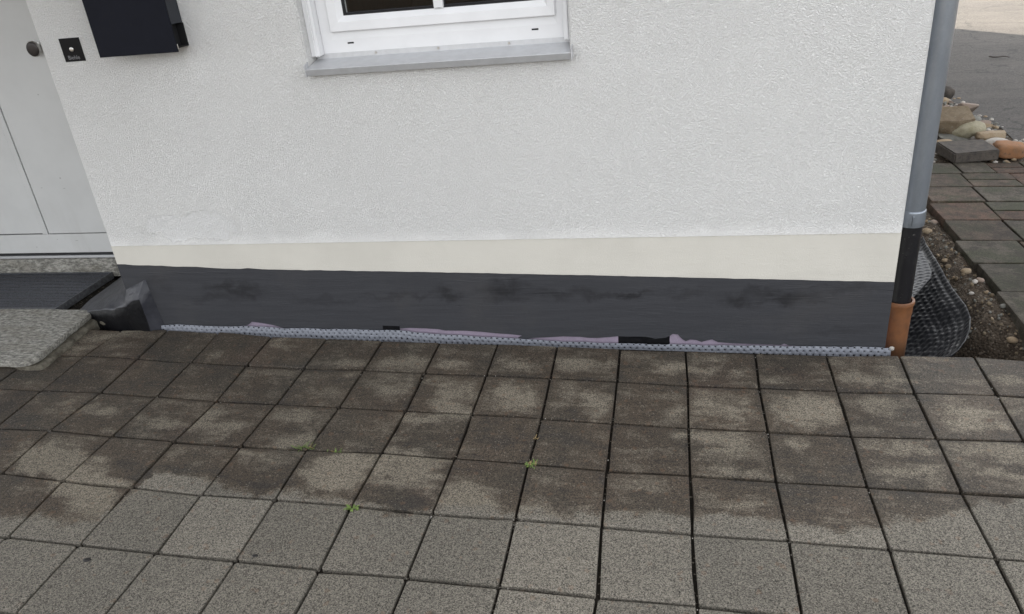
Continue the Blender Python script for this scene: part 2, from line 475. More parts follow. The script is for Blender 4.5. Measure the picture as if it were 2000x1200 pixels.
M['grate'] = simple('dark_metal_slat', (0.045, 0.048, 0.060), 0.33, 0.3, var=0.5, sc=90, bump=0.3)
M['gratef'] = simple('galvanised_frame', (0.17, 0.175, 0.185), 0.5, 0.6, var=0.3, sc=50)
M['pvcblack'] = None

t = NT('zinc_pipe')
P = t.pos()
c = t.mix(t.ramp(t.noise(9, 5, 0.65, vec=t.vmath('MULTIPLY', P, (1, 1, 0.35))), 0.3, 0.7), (0.215, 0.24, 0.272), (0.28, 0.306, 0.338))
sp = t.ramp(t.noise(120, 4, 0.7), 0.5, 0.75, 0, 0.25)
c = t.mix(sp, c, (0.34, 0.36, 0.38))
M['zinc'] = t.out(c, 0.30, t.bump(t.noise(40, 3), 0.06, 0.004), 0.65)

t = NT('black_pipe_lacquer')
c = t.mix(t.ramp(t.noise(30, 4, 0.7), 0.5, 0.8, 0, 0.5), (0.008, 0.008, 0.010), (0.028, 0.028, 0.030))
ds = t.math('MULTIPLY', t.ramp(t.noise(170, 2), 0.70, 0.76), t.ramp(t.noise(14, 2), 0.4, 0.6))
c = t.mix(t.math('MULTIPLY', ds, 0.6), c, (0.4, 0.38, 0.35))
M['pvcblack'] = t.out(c, 0.3, t.bump(t.noise(25, 3), 0.08, 0.004))

t = NT('orange_drain_plastic')
P = t.pos()
c = t.mix(t.ramp(t.noise(22, 5, 0.65), 0.4, 0.75), (0.185, 0.076, 0.030), (0.13, 0.058, 0.027))
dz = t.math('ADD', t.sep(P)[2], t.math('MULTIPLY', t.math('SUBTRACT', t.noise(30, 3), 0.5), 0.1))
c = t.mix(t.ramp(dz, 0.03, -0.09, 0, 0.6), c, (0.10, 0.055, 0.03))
M['orange'] = t.out(c, 0.5, t.bump(t.noise(60, 3), 0.1, 0.004))

t = NT('trench_soil')
P = t.pos()
c = t.mix(t.ramp(t.noise(18, 5, 0.7), 0.3, 0.7), (0.036, 0.026, 0.018), (0.082, 0.064, 0.047))
pb = t.sep(t.voro(95, out='Color'))
c = t.mix(t.ramp(pb[0], 0.7, 0.95, 0, 0.8), c, (0.16, 0.13, 0.10))
c = t.mix(t.ramp(pb[1], 0.8, 0.95, 0, 0.8), c, (0.03, 0.024, 0.018))
h = t.math('ADD', t.math('MULTIPLY', t.voro(95), -1.0), t.noise(30, 5, 0.7))
M['soil'] = t.out(c, 0.95, t.bump(h, 0.9, 0.012), spec=0.2)

t = NT('asphalt')
P = t.pos()
c = t.mix(t.ramp(t.noise(0.8, 4, 0.6), 0.3, 0.7), (0.058, 0.0525, 0.048), (0.071, 0.0645, 0.0585))
g = t.sep(t.voro(85, out='Color'))[0]
c = t.mix(1.0, c, t.gray(t.math('ADD', t.ramp(g, 0, 1, 0.6, 1.35, smooth=False), t.math('MULTIPLY', t.math('SUBTRACT', t.noise(200, 3, 0.7), 0.5), 0.8))), 'MULTIPLY')
wear = t.ramp(t.noise(2.0, 5, 0.6, vec=t.vmath('MULTIPLY', P, (0.6, 2.2, 1))), 0.45, 0.7, 0, 0.6)
c = t.mix(wear, c, (0.088, 0.080, 0.071))
cr = t.voro(0.9, vec=t.vmath('ADD', P, t.vmath('SCALE', t.noise(3, 4, out='Color'), s=0.5)), feature='DISTANCE_TO_EDGE')
c = t.mix(t.ramp(cr, 0.012, 0.004, 0, 0.6), c, (0.02, 0.019, 0.018))
M['asphalt'] = t.out(c, 0.9, t.bump(t.math('ADD', g, t.noise(150, 3)), 0.6, 0.004), spec=0.3)


def path_mat(name, c1, c2, moss):
    t = NT(name)
    P = t.pos()
    oi = t.n('ShaderNodeObjectInfo')
    off = t.vmath('ADD', P, t.vmath('SCALE', (3.1, 1.7, 0.4), s=t.math('MULTIPLY', oi.outputs['Random'], 9.0)))
    c = t.mix(t.ramp(t.noise(11, 6, 0.7, vec=off), 0.38, 0.62), c1, c2)
    c = t.mix(t.ramp(t.noise(6, 5, 0.65, vec=t.vmath('ADD', off, (4, 4, 1))), 0.42, 0.66, 0, moss), c, (0.036, 0.037, 0.021))
    li = t.ramp(t.noise(16, 4, 0.6, vec=t.vmath('ADD', off, (1, 8, 1))), 0.64, 0.74, 0, 0.5)
    c = t.mix(li, c, (0.15, 0.135, 0.108))
    c = t.mix(1.0, c, t.gray(t.math('ADD', 0.8, t.math('MULTIPLY', oi.outputs['Random'], 0.4))), 'MULTIPLY')
    g = t.sep(t.voro(230, out='Color'))[0]
    c = t.mix(1.0, c, t.gray(t.ramp(g, 0, 1, 0.65, 1.35, smooth=False)), 'MULTIPLY')
    return t.out(c, 0.88, t.bump(t.math('ADD', g, t.noise(60, 4, 0.7)), 0.5, 0.005), spec=0.3)


M['path_grey'] = path_mat('mossy_grey_paver', (0.036, 0.030, 0.023), (0.078, 0.067, 0.052), 0.9)
M['path_brown'] = path_mat('brown_paver', (0.036, 0.027, 0.020), (0.078, 0.057, 0.042), 0.7)
M['path_red'] = path_mat('red_brown_paver', (0.042, 0.028, 0.021), (0.086, 0.052, 0.036), 0.6)


def stone_mat(name, c1, c2, sc=18, stretch=(1, 1, 1), spots=None):
    t = NT(name)
    tc = t.n('ShaderNodeTexCoord').outputs['Object']
    v = t.vmath('MULTIPLY', tc, stretch)
    c = t.mix(t.ramp(t.noise(sc, 5, 0.68, vec=v), 0.32, 0.7), c1, c2)
    c = t.mix(t.ramp(t.noise(sc * 7, 3, 0.7, vec=v), 0.5, 0.75, 0, 0.5), c, tuple(x * 0.5 for x in c1))
    if spots:
        c = t.mix(t.ramp(t.noise(sc * 2.2, 4, 0.7, vec=t.vmath('ADD', v, (3, 3, 3))), 0.58, 0.68, 0, 0.8), c, spots)
    return t.out(c, 0.88, t.bump(t.noise(sc * 3, 5, 0.7, vec=v), 0.6, 0.008), spec=0.3)


M['st_brown'] = stone_mat('brown_sandstone', (0.125, 0.092, 0.058), (0.175, 0.14, 0.095), spots=(0.20, 0.18, 0.145))
M['st_green'] = stone_mat('greenish_boulder', (0.21, 0.19, 0.125), (0.28, 0.255, 0.185), spots=(0.34, 0.30, 0.23))
M['st_tan'] = stone_mat('tan_stone', (0.24, 0.175, 0.11), (0.29, 0.235, 0.165))
M['st_white'] = stone_mat('pale_pebble', (0.40, 0.375, 0.34), (0.33, 0.30, 0.265))
M['st_grey'] = stone_mat('grey_stone', (0.13, 0.128, 0.112), (0.19, 0.185, 0.165))
M['st_pink'] = stone_mat('pinkish_stone', (0.25, 0.19, 0.15), (0.20, 0.165, 0.14))
M['st_dark'] = stone_mat('dark_weathered_concrete', (0.042, 0.037, 0.033), (0.085, 0.072, 0.06), spots=(0.02, 0.019, 0.018))
M['st_brick'] = stone_mat('weathered_orange_brick', (0.26, 0.125, 0.058), (0.21, 0.12, 0.07), spots=(0.08, 0.06, 0.045))
M['weed'] = simple('weed_green', (0.125, 0.185, 0.042), 0.6, var=0.35, sc=60)
M['weed_dry'] = simple('weed_dry', (0.26, 0.19, 0.09), 0.7, var=0.3, sc=60)
M['leaf_dark'] = simple('dead_leaf', (0.010, 0.008, 0.007), 0.6, var=0.3)
M['foil'] = simple('torn_foil', (0.44, 0.42, 0.46), 0.5, var=0.2)
M['lawn'] = simple('far_ground', (0.085, 0.085, 0.055), 0.95, var=0.3, sc=0.6)

t = NT('window_glass')
M['glass'] = t.out((0.96, 0.98, 0.98), 0.0, spec=0.5)
t.b.inputs['Transmission Weight'].default_value = 1.0
t.b.inputs['IOR'].default_value = 1.05
t.b.inputs['Coat Weight'].default_value = 0.4
t.b.inputs['Coat Roughness'].default_value = 0.01


# ------------------------------------------------------------------ mesh helpers
def link(name, me, mat=None, parent=None, kind=None, label=None, cat=None, group=None, smooth=False):
    o = bpy.data.objects.new(name, me)
    COL.objects.link(o)
    if mat is not None and me is not None:
        for m_ in (mat if isinstance(mat, (list, tuple)) else [mat]):
            me.materials.append(m_)
    if smooth and me is not None:
        for p_ in me.polygons:
            p_.use_smooth = True
    if parent is not None:
        o.parent = parent
        o.matrix_parent_inverse = Matrix.Translation(parent.location).inverted()
    if kind:
        o['kind'] = kind
    if label:
        o['label'] = label
    if cat:
        o['category'] = cat
    if group:
        o['group'] = group
    return o


def empty(name, loc, label, cat, group=None):
    o = link(name, None, label=label, cat=cat, group=group)
    o.location = loc
    o.empty_display_size = 0.1
    return o


def from_bm(bm, name):
    bmesh.ops.recalc_face_normals(bm, faces=bm.faces)
    me = bpy.data.meshes.new(name)
    bm.to_mesh(me)
    bm.free()
    return me


def bm_box(bm, x0, x1, y0, y1, z0, z1, bevel=0.0):
    vs = [bm.verts.new((x, y, z)) for z in (z0, z1) for y in (y0, y1) for x in (x0, x1)]
    fs = [(0, 1, 3, 2), (4, 5, 7, 6), (0, 1, 5, 4), (2, 3, 7, 6), (0, 2, 6, 4), (1, 3, 7, 5)]
    faces = [bm.faces.new([vs[i] for i in f]) for f in fs]
    if bevel:
        ed = list({e for f in faces for e in f.edges})
        bmesh.ops.bevel(bm, geom=ed, offset=bevel, segments=2, affect='EDGES', profile=0.6)


def box(name, x0, x1, y0, y1, z0, z1, mat, parent=None, bevel=0.0, **kw):
    bm = bmesh.new()
    bm_box(bm, x0, x1, y0, y1, z0, z1, bevel)
    return link(name, from_bm(bm, name), mat, parent, **kw)


def plate(name, outline, y0, y1, mat, parent=None, **kw):
    """outline of (x, z) points in a wall plane, given thickness from y0 (front) to y1 (back)"""
    bm = bmesh.new()
    f = [bm.verts.new((x, y0, z)) for x, z in outline]
    b = [bm.verts.new((x, y1, z)) for x, z in outline]
    bm.faces.new(f)
    bm.faces.new(list(reversed(b)))
    n = len(f)
    for i in range(n):
        j = (i + 1) % n
        bm.faces.new((f[i], b[i], b[j], f[j]))
    return link(name, from_bm(bm, name), mat, parent, **kw)


def wall_with_hole(name, x0, x1, z0, z1, hx0, hx1, hz0, hz1, y0, y1, mat, parent, rnd_edge=0.006):
    bm = bmesh.new()
    xs = [x0, hx0, hx1, x1]
    zs = [z0, hz0, hz1, z1]
    vf = {(i, j, k): bm.verts.new((xs[i], y, zs[j])) for i in range(4) for j in range(4) for k, y in ((0, y0), (1, y1))}
    for k in (0, 1):
        for i in range(3):
            for j in range(3):
                if i == 1 and j == 1:
                    continue
                bm.faces.new([vf[i, j, k], vf[i + 1, j, k], vf[i + 1, j + 1, k], vf[i, j + 1, k]])
    for i in range(3):
        for j in (0, 3):
            bm.faces.new([vf[i, j, 0], vf[i + 1, j, 0], vf[i + 1, j, 1], vf[i, j, 1]])
            bm.faces.new([vf[j, i, 0], vf[j, i + 1, 0], vf[j, i + 1, 1], vf[j, i, 1]])
    for j in (1, 2):
        bm.faces.new([vf[1, j, 0], vf[2, j, 0], vf[2, j, 1], vf[1, j, 1]])
        bm.faces.new([vf[j, 1, 0], vf[j, 2, 0], vf[j, 2, 1], vf[j, 1, 1]])
    bmesh.ops.recalc_face_normals(bm, faces=bm.faces)
    if rnd_edge:
        ed = []
        for e in bm.edges:
            a, b = e.verts
            if abs(a.co.y - y0) < 1e-6 and abs(b.co.y - y0) < 1e-6 and len(e.link_faces) == 2:
                if abs(e.link_faces[0].normal.dot(e.link_faces[1].normal)) < 0.5 and abs(a.co.x - b.co.x) < 1e-6:
                    ed.append(e)
        bmesh.ops.bevel(bm, geom=ed, offset=rnd_edge, segments=3, affect='EDGES')
    return link(name, from_bm(bm, name), mat, parent)


def lathe(name, prof, c, mat, parent=None, seg=40, axis='Z', smooth=True, cap=True, **kw):
    """prof: list of (radius, height) along the axis through c"""
    bm = bmesh.new()
    rings = []
    for r, h in prof:
        ring = []
        for k in range(seg):
            a = 2 * math.pi * k / seg
            u, v = r * math.cos(a), r * math.sin(a)
            p_ = (c[0] + u, c[1] + v, h) if axis == 'Z' else (c[0] + u, h, c[2] + v)
            ring.append(bm.verts.new(p_))
        rings.append(ring)
    for a, b in zip(rings, rings[1:]):
        for k in range(seg):
            bm.faces.new((a[k], a[(k + 1) % seg], b[(k + 1) % seg], b[k]))
    if cap:
        bm.faces.new(rings[0])
        bm.faces.new(rings[-1])
    me = from_bm(bm, name)
    o = link(name, me, mat, parent, **kw)
    if smooth:
        for p_ in me.polygons:
            p_.use_smooth = len(p_.vertices) == 4
        me.set_sharp_from_angle(angle=math.radians(38))
    return o


def grid_mesh(name, nu, nv, fn):
    verts = [fn(i / nu, j / nv) for j in range(nv + 1) for i in range(nu + 1)]
    faces = [(j * (nu + 1) + i, j * (nu + 1) + i + 1, (j + 1) * (nu + 1) + i + 1, (j + 1) * (nu + 1) + i) for j in range(nv) for i in range(nu)]
    me = bpy.data.meshes.new(name)
    me.from_pydata([tuple(v) for v in verts], [], faces)
    return me


WY = 0.042                                  # face of the plinth, the house front
XL, XR = -2.651, 0.898                      # the two corners of the wall beside the door
DOORY = 0.64

# ------------------------------------------------------------------ ground, road
xs = [-300, -120, -40, -15, -8, -4, -2, -1, 0, 0.6] + [0.72 + 0.03 * i for i in range(31)] + [1.7, 1.85, 2.1, 2.3, 2.45, 2.6, 2.9, 4, 8, 16, 40, 120, 300]
ys = [-300, -120, -40, -15, -8, -4, -2, -1, -0.3, -0.08] + [-0.03 + 0.03 * i for i in range(76)] + [2.3, 2.5, 2.8, 3.2, 4, 5, 7, 10, 14, 40, 120, 300]


def sst(a, b, v):
    k = max(0, min(1, (v - a) / (b - a)))
    return k * k * (3 - 2 * k)


def soil_z(x, y):
    z = gz(x, y) - 0.058
    tr = sst(0.80, 0.88, x) * (1 - sst(1.10, 1.50, x)) * sst(-0.02, 0.012, y) * (1 - sst(1.7, 2.5, y))
    z -= 0.30 * tr
    hole = math.exp(-(((x - 1.34) / 0.13) ** 2 + ((y - 0.06) / 0.19) ** 2))
    z -= 0.34 * hole * sst(-0.02, 0.03, y)
    z += 0.040 * sst(1.5, 1.75, x) * sst(2.55, 2.75, y) * (1 - sst(2.62, 2.9, x))
    if 0.85 < x < 1.65 and 0.0 < y < 2.4:
        z += 0.022 * noise.fractal(Vector((x * 9, y * 9, 0)), 1.0, 2.0, 4) + 0.03 * sst(1.2, 1.45, x) * (1 - sst(1.48, 1.6, x)) * sst(0.25, 0.5, y)
    return z


verts = [(x, y, soil_z(x, y)) for y in ys for x in xs]
nx = len(xs)
faces = [(j * nx + i, j * nx + i + 1, (j + 1) * nx + i + 1, (j + 1) * nx + i) for j in range(len(ys) - 1) for i in range(nx - 1)]
me = bpy.data.meshes.new('ground')
me.from_pydata(verts, [], faces)
ground = link('ground', me, M['soil'], kind='structure', smooth=True)

rx = [2.50, 3.5, 5, 8, 12]
ry = [-60, -30, -15, -8, -4, 0] + [0.6 * k for k in range(1, 21)] + [16, 24, 40, 80]
verts = []
for y in ry:
    for i, x in enumerate(rx):
        xx = x + (0.06 * math.sin(y * 2.3) + 0.04 * math.sin(y * 5.1 + 1) if i == 0 else 0)
        verts.append((xx, y, gz(xx, y) - 0.012))
faces = [(j * 5 + i, j * 5 + i + 1, (j + 1) * 5 + i + 1, (j + 1) * 5 + i) for j in range(len(ry) - 1) for i in range(4)]
me = bpy.data.meshes.new('road')
me.from_pydata(verts, [], faces)
link('road', me, M['asphalt'], kind='structure')

# ------------------------------------------------------------------ forecourt paving, each paver its own piece
paving = link('forecourt_paving', grid_mesh('bedding', 8, 8, lambda u, v: Vector((-6.2 + 7.0 * u, -5.2 + 5.19 * v, gz(-6.2 + 7.0 * u, -5.2 + 5.19 * v) - 0.016))), M['dirt'], kind='structure')
me2 = grid_mesh('bedding_right', 4, 8, lambda u, v: Vector((0.8 + 1.62 * u, -5.2 + 5.185 * v, gz(0.8 + 1.62 * u, -5.2 + 5.185 * v) - 0.016)))
link('joint_sand', me2, M['dirt'], paving)

MEAS = {}


def rowp(i, j0, pts):
    for k, q in enumerate(pts):
        MEAS[(i, j0 + k)] = q


rowp(0, 1, [(329, 643.7), (429, 649), (532, 657.7), (639, 661), (748, 665.7), (859, 669), (973, 672), (1089, 676), (1211, 682), (1339, 685), (1475, 690), (1614, 693.7), (1755, 693.7), (1902, 696)])
rowp(1, 0, [(165.7, 695), (268, 700.7), (373, 708.6), (480.7, 714.7), (593.6, 720), (709.7, 723), (828.7, 728.7), (950, 733), (1075, 739), (1205, 746), (1343.4, 753.4), (1483, 759), (1635, 764.6), (1786.7, 767.9), (1947.7, 772.5)])
rowp(2, 0, [(81.7, 763.7), (196, 767.4), (305.7, 775.3), (422, 784.7), (539, 790), (662, 796.2), (792, 803.3), (921, 809), (1057, 816.4), (1196.4, 826.7), (1345, 836), (1499.7, 844), (1663, 852.3), (1829.7, 857.5), (2000, 863)])
rowp(3, 1, [(97, 840.7), (218.4, 852.3), (339.7, 863), (470.4, 872), (598.7, 880.3), (744.7, 885), (888.4, 895.7), (1031.7, 906), (1184.7, 920), (1348, 929.3), (1515.6, 941), (1694.3, 951.7), (1878.7, 963)])
rowp(4, 1, [(2.3, 924.7), (122.3, 938.7), (256.7, 951.7), (393, 966.7), (536.7, 977), (686.2, 988), (844, 1004), (1006, 1014.7), (1175, 1028.7), (1352.3, 1043.7), (1541.3, 1056.7), (1737.7, 1073), (1946.3, 1090.3)])
rowp(5, 2, [(13, 1049.3), (154, 1064.7), (304.3, 1081), (459.7, 1096.4), (622.7, 1113.7), (793.7, 1127.7), (974.7, 1146.3), (1165.6, 1166.4), (1362, 1183.7)])
YAW, GX0 = -0.0072, -9.6951
J0, J1, I1 = -10, 18, 10


def node(i, j):
    x = (GX0 + math.cos(YAW) * j + math.sin(YAW) * i) * S
    y = (-math.cos(YAW) * i + math.sin(YAW) * j) * S
    if (i, j) in MEAS:
        q = onG(*MEAS[(i, j)])
        x, y = q.x, q.y
    else:
        rr = random.Random(i * 131 + j * 17 + 5)
        x += rr.uniform(-0.003, 0.003)
        y += rr.uniform(-0.003, 0.003)
    if i == 0:
        if j == -1:
            x = -2.925
        if j == 0:
            y = -0.004
    return x, y


NODES = {(i, j): node(i, j) for i in range(0, I1 + 1) for j in range(J0, J1 + 1)}


def add_paver(bm, quad, dz, tilt, rr, gap=0.0036, bev=0.0034, top=0.0, thick=0.055, zf=gz):
    """quad: four (x, y) corners, counter-clockwise; a slab with a small worn chamfer"""
    cx = sum(q[0] for q in quad) / 4
    cy = sum(q[1] for q in quad) / 4

    def inset(dd):
        n = 4
        res = []
        for k in range(n):
            p0, p1, p2 = Vector(quad[k - 1]), Vector(quad[k]), Vector(quad[(k + 1) % n])
            e1 = (p1 - p0).normalized()
            e2 = (p2 - p1).normalized()
            n1 = Vector((-e1.y, e1.x))
            n2 = Vector((-e2.y, e2.x))
            k1 = 1.25 if abs(n1.y) > 0.5 else 1.0
            k2 = 1.25 if abs(n2.y) > 0.5 else 1.0
            res.append(p1 + (n1 * k1 + n2 * k2) * dd)
        return res

    def zt(x, y):
        return zf(x, y) + top + dz + tilt[0] * (x - cx) + tilt[1] * (y - cy)
    # worn edges: a little is knocked off the corners, the sides are not quite straight
    wear_ = [[rr.uniform(-0.0004, 0.0012) + (0.004 if rr.random() < 0.05 else 0) for _ in range(2)] for _ in range(4)]
    cut = [0.003 + (rr.uniform(0, 0.003) if rr.random() < 0.92 else 0.007) for _ in range(4)]
    rings = []
    for dd, drop in ((gap + bev, 0.0), (gap + bev * 0.25, 0.0016), (gap, thick)):
        c4 = inset(dd)
        ring = []
        for k in range(4):
            p_, b_ = c4[k], c4[(k + 1) % 4]
            e_ = (b_ - p_).normalized()
            n_ = Vector((-e_.y, e_.x))
            ln = (b_ - p_).length
            for q in (p_ + e_ * cut[k], p_ + e_ * ln * 0.42 + n_ * wear_[k][0], b_ - e_ * cut[(k + 1) % 4] + n_ * wear_[k][1]):
                ring.append(bm.verts.new((q.x, q.y, zt(q.x, q.y) - drop)))
        rings.append(ring)
    bm.faces.new(rings[0])
    n = len(rings[0])
    for a, b in zip(rings, rings[1:]):
        for k in range(n):
            bm.faces.new((a[k], a[(k + 1) % n], b[(k + 1) % n], b[k]))


SLAB_X, SLAB_Y0, SLAB_Y1, SLAB_Z = -2.966, -0.400, 0.118, 0.120
for i in range(I1):
    for j in range(J0, J1):
        if i == 0 and j < -1:
            continue
        q = [NODES[(i + 1, j)], NODES[(i + 1, j + 1)], NODES[(i, j + 1)], NODES[(i, j)]]
        rr = random.Random(i * 977 + j * 31)
        bm = bmesh.new()
        add_paver(bm, q, rr.uniform(-0.0028, 0.0022), (rr.uniform(-0.010, 0.010), rr.uniform(-0.010, 0.010)), rr)
        link('paver', from_bm(bm, 'paver'), M['paver'], paving)
bm = bmesh.new()
for i in range(I1, 17):
    for j in range(J0, J1):
        def nf(a, b):
            return ((GX0 + math.cos(YAW) * b + math.sin(YAW) * a) * S, (-math.cos(YAW) * a + math.sin(YAW) * b) * S)
        rr = random.Random(i * 977 + j * 31)
        add_paver(bm, [nf(i + 1, j), nf(i + 1, j + 1), nf(i, j + 1), nf(i, j)], rr.uniform(-0.0016, 0.0016), (0, 0), rr)
link('more_pavers', from_bm(bm, 'more_pavers'), M['paver'], paving, kind='stuff')

# ------------------------------------------------------------------ house
house = empty('house', (XL, WY, 0.0), 'white rendered house with grey painted plinth, window and white entrance door', 'house')
BAND_T, = (onY(1000, 468, WY).z,)
WX0, WX1, WZ0, WZ1 = -1.440, -0.366, 1.262, 2.45
wall_with_hole('wall', XL, XR, 0.5025, 6.2, WX0, WX1, WZ0, WZ1, WY - 0.0035, WY + 0.28, M['stucco'], house)
# plinth band: smooth render above the sloping paint line
top_px = [(226, 517.5), (290, 519), (330, 520.5), (360, 521.5), (385, 521.5), (418, 524), (470, 525.5), (640, 528.5), (860, 532), (1000, 535), (1200, 539), (1400, 543.5), (1600, 548), (1752, 551)]
paint_top = [(onY(a, b, WY).x, onY(a, b, WY).z) for a, b in top_px]
paint_top[0] = (XL, paint_top[0][1])
paint_top[-1] = (XR, paint_top[-1][1])
dens = []
for (xa, za), (xb, zb) in zip(paint_top, paint_top[1:]):
    n = max(1, int((xb - xa) / 0.035))
    for k in range(n):
        u = k / n
        x = xa + (xb - xa) * u
        wob = 0.0022 * noise.noise(Vector((x * 16, 0, 3))) + 0.0012 * noise.noise(Vector((x * 55, 0, 7)))
        if x < -1.9:
            wob += 0.0035 * (1 if noise.noise(Vector((x * 9, 4, 0))) > 0.1 else 0)
        dens.append((x, za + (zb - za) * u + wob))
dens.append(paint_top[-1])
band = [(XL, 0.5022), (XL, 0.33)] + [(x, z - 0.02) for x, z in dens[1:-1]] + [(XR - 0.0002, 0.25), (XR - 0.0002, 0.5022)]
plate('smooth_plinth_band', [(XL + 0.0002, 0.5022), (XL + 0.0002, 0.20), (XR - 0.0002, 0.10), (XR - 0.0002, 0.5022)], WY, WY + 0.27, M['band'], house)
bot_px = [(215, 660), (330, 660), (345, 641), (352, 634), (372, 634.5), (392, 640), (470, 645), (474, 637), (486, 634), (492, 628.5), (512, 631), (532, 634.5), (556, 641), (612, 646), (700, 648), (750, 645), (770, 644), (784, 641.5), (800, 640.5), (818, 641), (834, 641.5), (856, 643), (869, 645.5), (909, 646), (940, 648), (968, 651),
          (998, 653), (1021, 655.5), (1012, 660), (1028, 662.5), (1041, 660), (1056, 659.5), (1074, 658.7), (1100, 657), (1118, 657.6), (1133, 657.8), (1150, 659.8), (1166, 660), (1190, 658.5), (1206, 656.8), (1230, 657.4), (1262, 657.5), (1280, 661.5), (1300, 659.5), (1309, 655.5), (1314, 652), (1324, 653), (1331, 661), (1339, 666.5), (1348, 663), (1360, 664), (1370, 668), (1380, 665), (1391, 663), (1403, 668.5),
          (1430, 670.5), (1480, 672.2), (1525, 673.6), (1532, 671), (1540, 674.5), (1572, 676), (1600, 682), (1717, 684), (1760, 686)]
bot = [(onY(a, b, WY).x, onY(a, b, WY).z) for a, b in bot_px]
bot[0] = (XL, bot[0][1])
bot[-1] = (XR, bot[-1][1])
plate('painted_plinth', dens + list(reversed(bot)), WY - 0.002, WY + 0.0035, M['slurry'], house)
plate('insulation_board', [(XL + 0.001, 0.20), (XL + 0.001, -0.20), (XR - 0.001, -0.25), (XR - 0.001, 0.10)], WY + 0.004, WY + 0.24, M['lilac'], house)
bl = [(1207.5, 650), (1207.5, 676), (1308, 678), (1308, 650)]
plate('bitumen_strip', [(onY(a, b, WY).x, onY(a, b, WY).z) for a, b in bl], WY + 0.0035, WY + 0.02, M['black'], house)
bl = [(748, 636), (748, 648), (781, 649), (781, 637)]
plate('bitumen_strip', [(onY(a, b, WY).x, onY(a, b, WY).z) for a, b in bl], WY - 0.0026, WY + 0.02, M['black'], house)
# body of the house behind the front
H = 6.2
YB = 12.6
box('wall', XR - 0.24, XR, WY + 0.282, YB, -0.4, H, M['stucco'], house)
box('wall', -9.0, XR - 0.242, YB - 0.24, YB, -0.4, H, M['stucco'], house)
box('wall', -9.0, -8.76, WY + 0.282, YB - 0.242, -0.4, H, M['stucco'], house)
box('wall', -9.0, -4.40, WY - 0.0035, WY + 0.28, -0.3, H, M['stucco'], house)
box('wall', -4.398, XL - 0.002, WY - 0.0035, WY + 0.28, 2.45, H, M['stucco'], house)
box('entrance_wall', XL, XL + 0.24, WY + 0.284, DOORY + 0.10, -0.3, 2.45, M['stucco'], house)
box('entrance_wall', -4.64, -4.40, WY + 0.284, DOORY + 0.10, -0.3, 2.45, M['stucco'], house)
box('entrance_ceiling', -4.64, XL + 0.24, WY + 0.284, DOORY + 0.10, 2.452, 2.6, M['stucco'], house)
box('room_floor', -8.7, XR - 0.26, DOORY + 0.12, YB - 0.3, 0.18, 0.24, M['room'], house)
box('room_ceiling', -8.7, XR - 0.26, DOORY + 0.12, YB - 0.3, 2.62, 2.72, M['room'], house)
box('added_shade_canopy', -5.2, -1.95, WY - 1.75, WY - 0.004, 2.46, 2.62, M['anthside'], house, bevel=0.004)  # unseen canopy, added to shade the door and the wall's left end
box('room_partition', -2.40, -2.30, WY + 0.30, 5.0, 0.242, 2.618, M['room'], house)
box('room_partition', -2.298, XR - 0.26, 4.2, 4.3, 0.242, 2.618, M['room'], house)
bm = bmesh.new()
rp = [(-9.5, WY - 0.6, H - 0.12), (1.4, WY - 0.6, H - 0.12), (1.4, 6.3, H + 2.4), (-9.5, 6.3, H + 2.4), (1.4, YB + 0.6, H - 0.12), (-9.5, YB + 0.6, H - 0.12)]
up = [bm.verts.new((a, b, c + 0.2)) for a, b, c in rp]
lo = [bm.verts.new(q) for q in rp]
for f in ((0, 1, 2, 3), (3, 2, 4, 5)):
    bm.faces.new([up[k] for k in f])
    bm.faces.new([lo[k] for k in reversed(f)])
for a, b in ((0, 1), (1, 2), (2, 4), (4, 5), (5, 3), (3, 0)):
    bm.faces.new((up[a], up[b], lo[b], lo[a]))
link('roof', from_bm(bm, 'roof'), M['roof'], house)
for xg in (-8.9, XR - 0.12):
    bm = bmesh.new()
    a = [bm.verts.new((xg - 0.1, y, z)) for y, z in ((WY + 0.2, H), (YB - 0.1, H), (6.3, H + 2.3))]
    b = [bm.verts.new((xg + 0.1, y, z)) for y, z in ((WY + 0.2, H), (YB - 0.1, H), (6.3, H + 2.3))]
    bm.faces.new(a)
    bm.faces.new(list(reversed(b)))
    for k in range(3):
        bm.faces.new((a[k], a[(k + 1) % 3], b[(k + 1) % 3], b[k]))
    link('gable', from_bm(bm, 'gable'), M['stucco'], house)

# ------------------------------------------------------------------ window (a part of the house, its pieces below it)
FY = WY + 0.090                             # outer face of the window frame


def profile_rail(bm, ax0, ax1, a_in0, a_in1, z_out, z_in, y, depth, flip=1):
    pass


def mitred(name, ox0, ox1, oz0, oz1, ix0, ix1, iz0, iz1, yo, yi, yb, mat, parent, lip=0.006):
    """a frame with mitred corners whose face slopes from yo (outside edge) to yi (inside edge)"""
    bm = bmesh.new()

    def ring(x0, x1, z0, z1, y):
        return [bm.verts.new(q) for q in ((x0, y, z0), (x1, y, z0), (x1, y, z1), (x0, y, z1))]
    rs = [ring(ox0, ox1, oz0, oz1, yb), ring(ox0, ox1, oz0, oz1, yo + 0.002), ring(ox0 + 0.002, ox1 - 0.002, oz0 + 0.002, oz1 - 0.002, yo)]
    k = 0.62
    rs.append(ring(ox0 + (ix0 - ox0) * k, ox1 + (ix1 - ox1) * k, oz0 + (iz0 - oz0) * k, oz1 + (iz1 - oz1) * k, yo + (yi - yo) * 0.12))
    rs += [ring(ix0 - 0.002, ix1 + 0.002, iz0 - 0.002, iz1 + 0.002, yi), ring(ix0, ix1, iz0, iz1, yi + 0.002), ring(ix0, ix1, iz0, iz1, yb)]
    for a, b in zip(rs, rs[1:] + rs[:1]):
        for q in range(4):
            bm.faces.new((a[q], a[(q + 1) % 4], b[(q + 1) % 4], b[q]))
    return link(name, from_bm(bm, name), mat, parent)


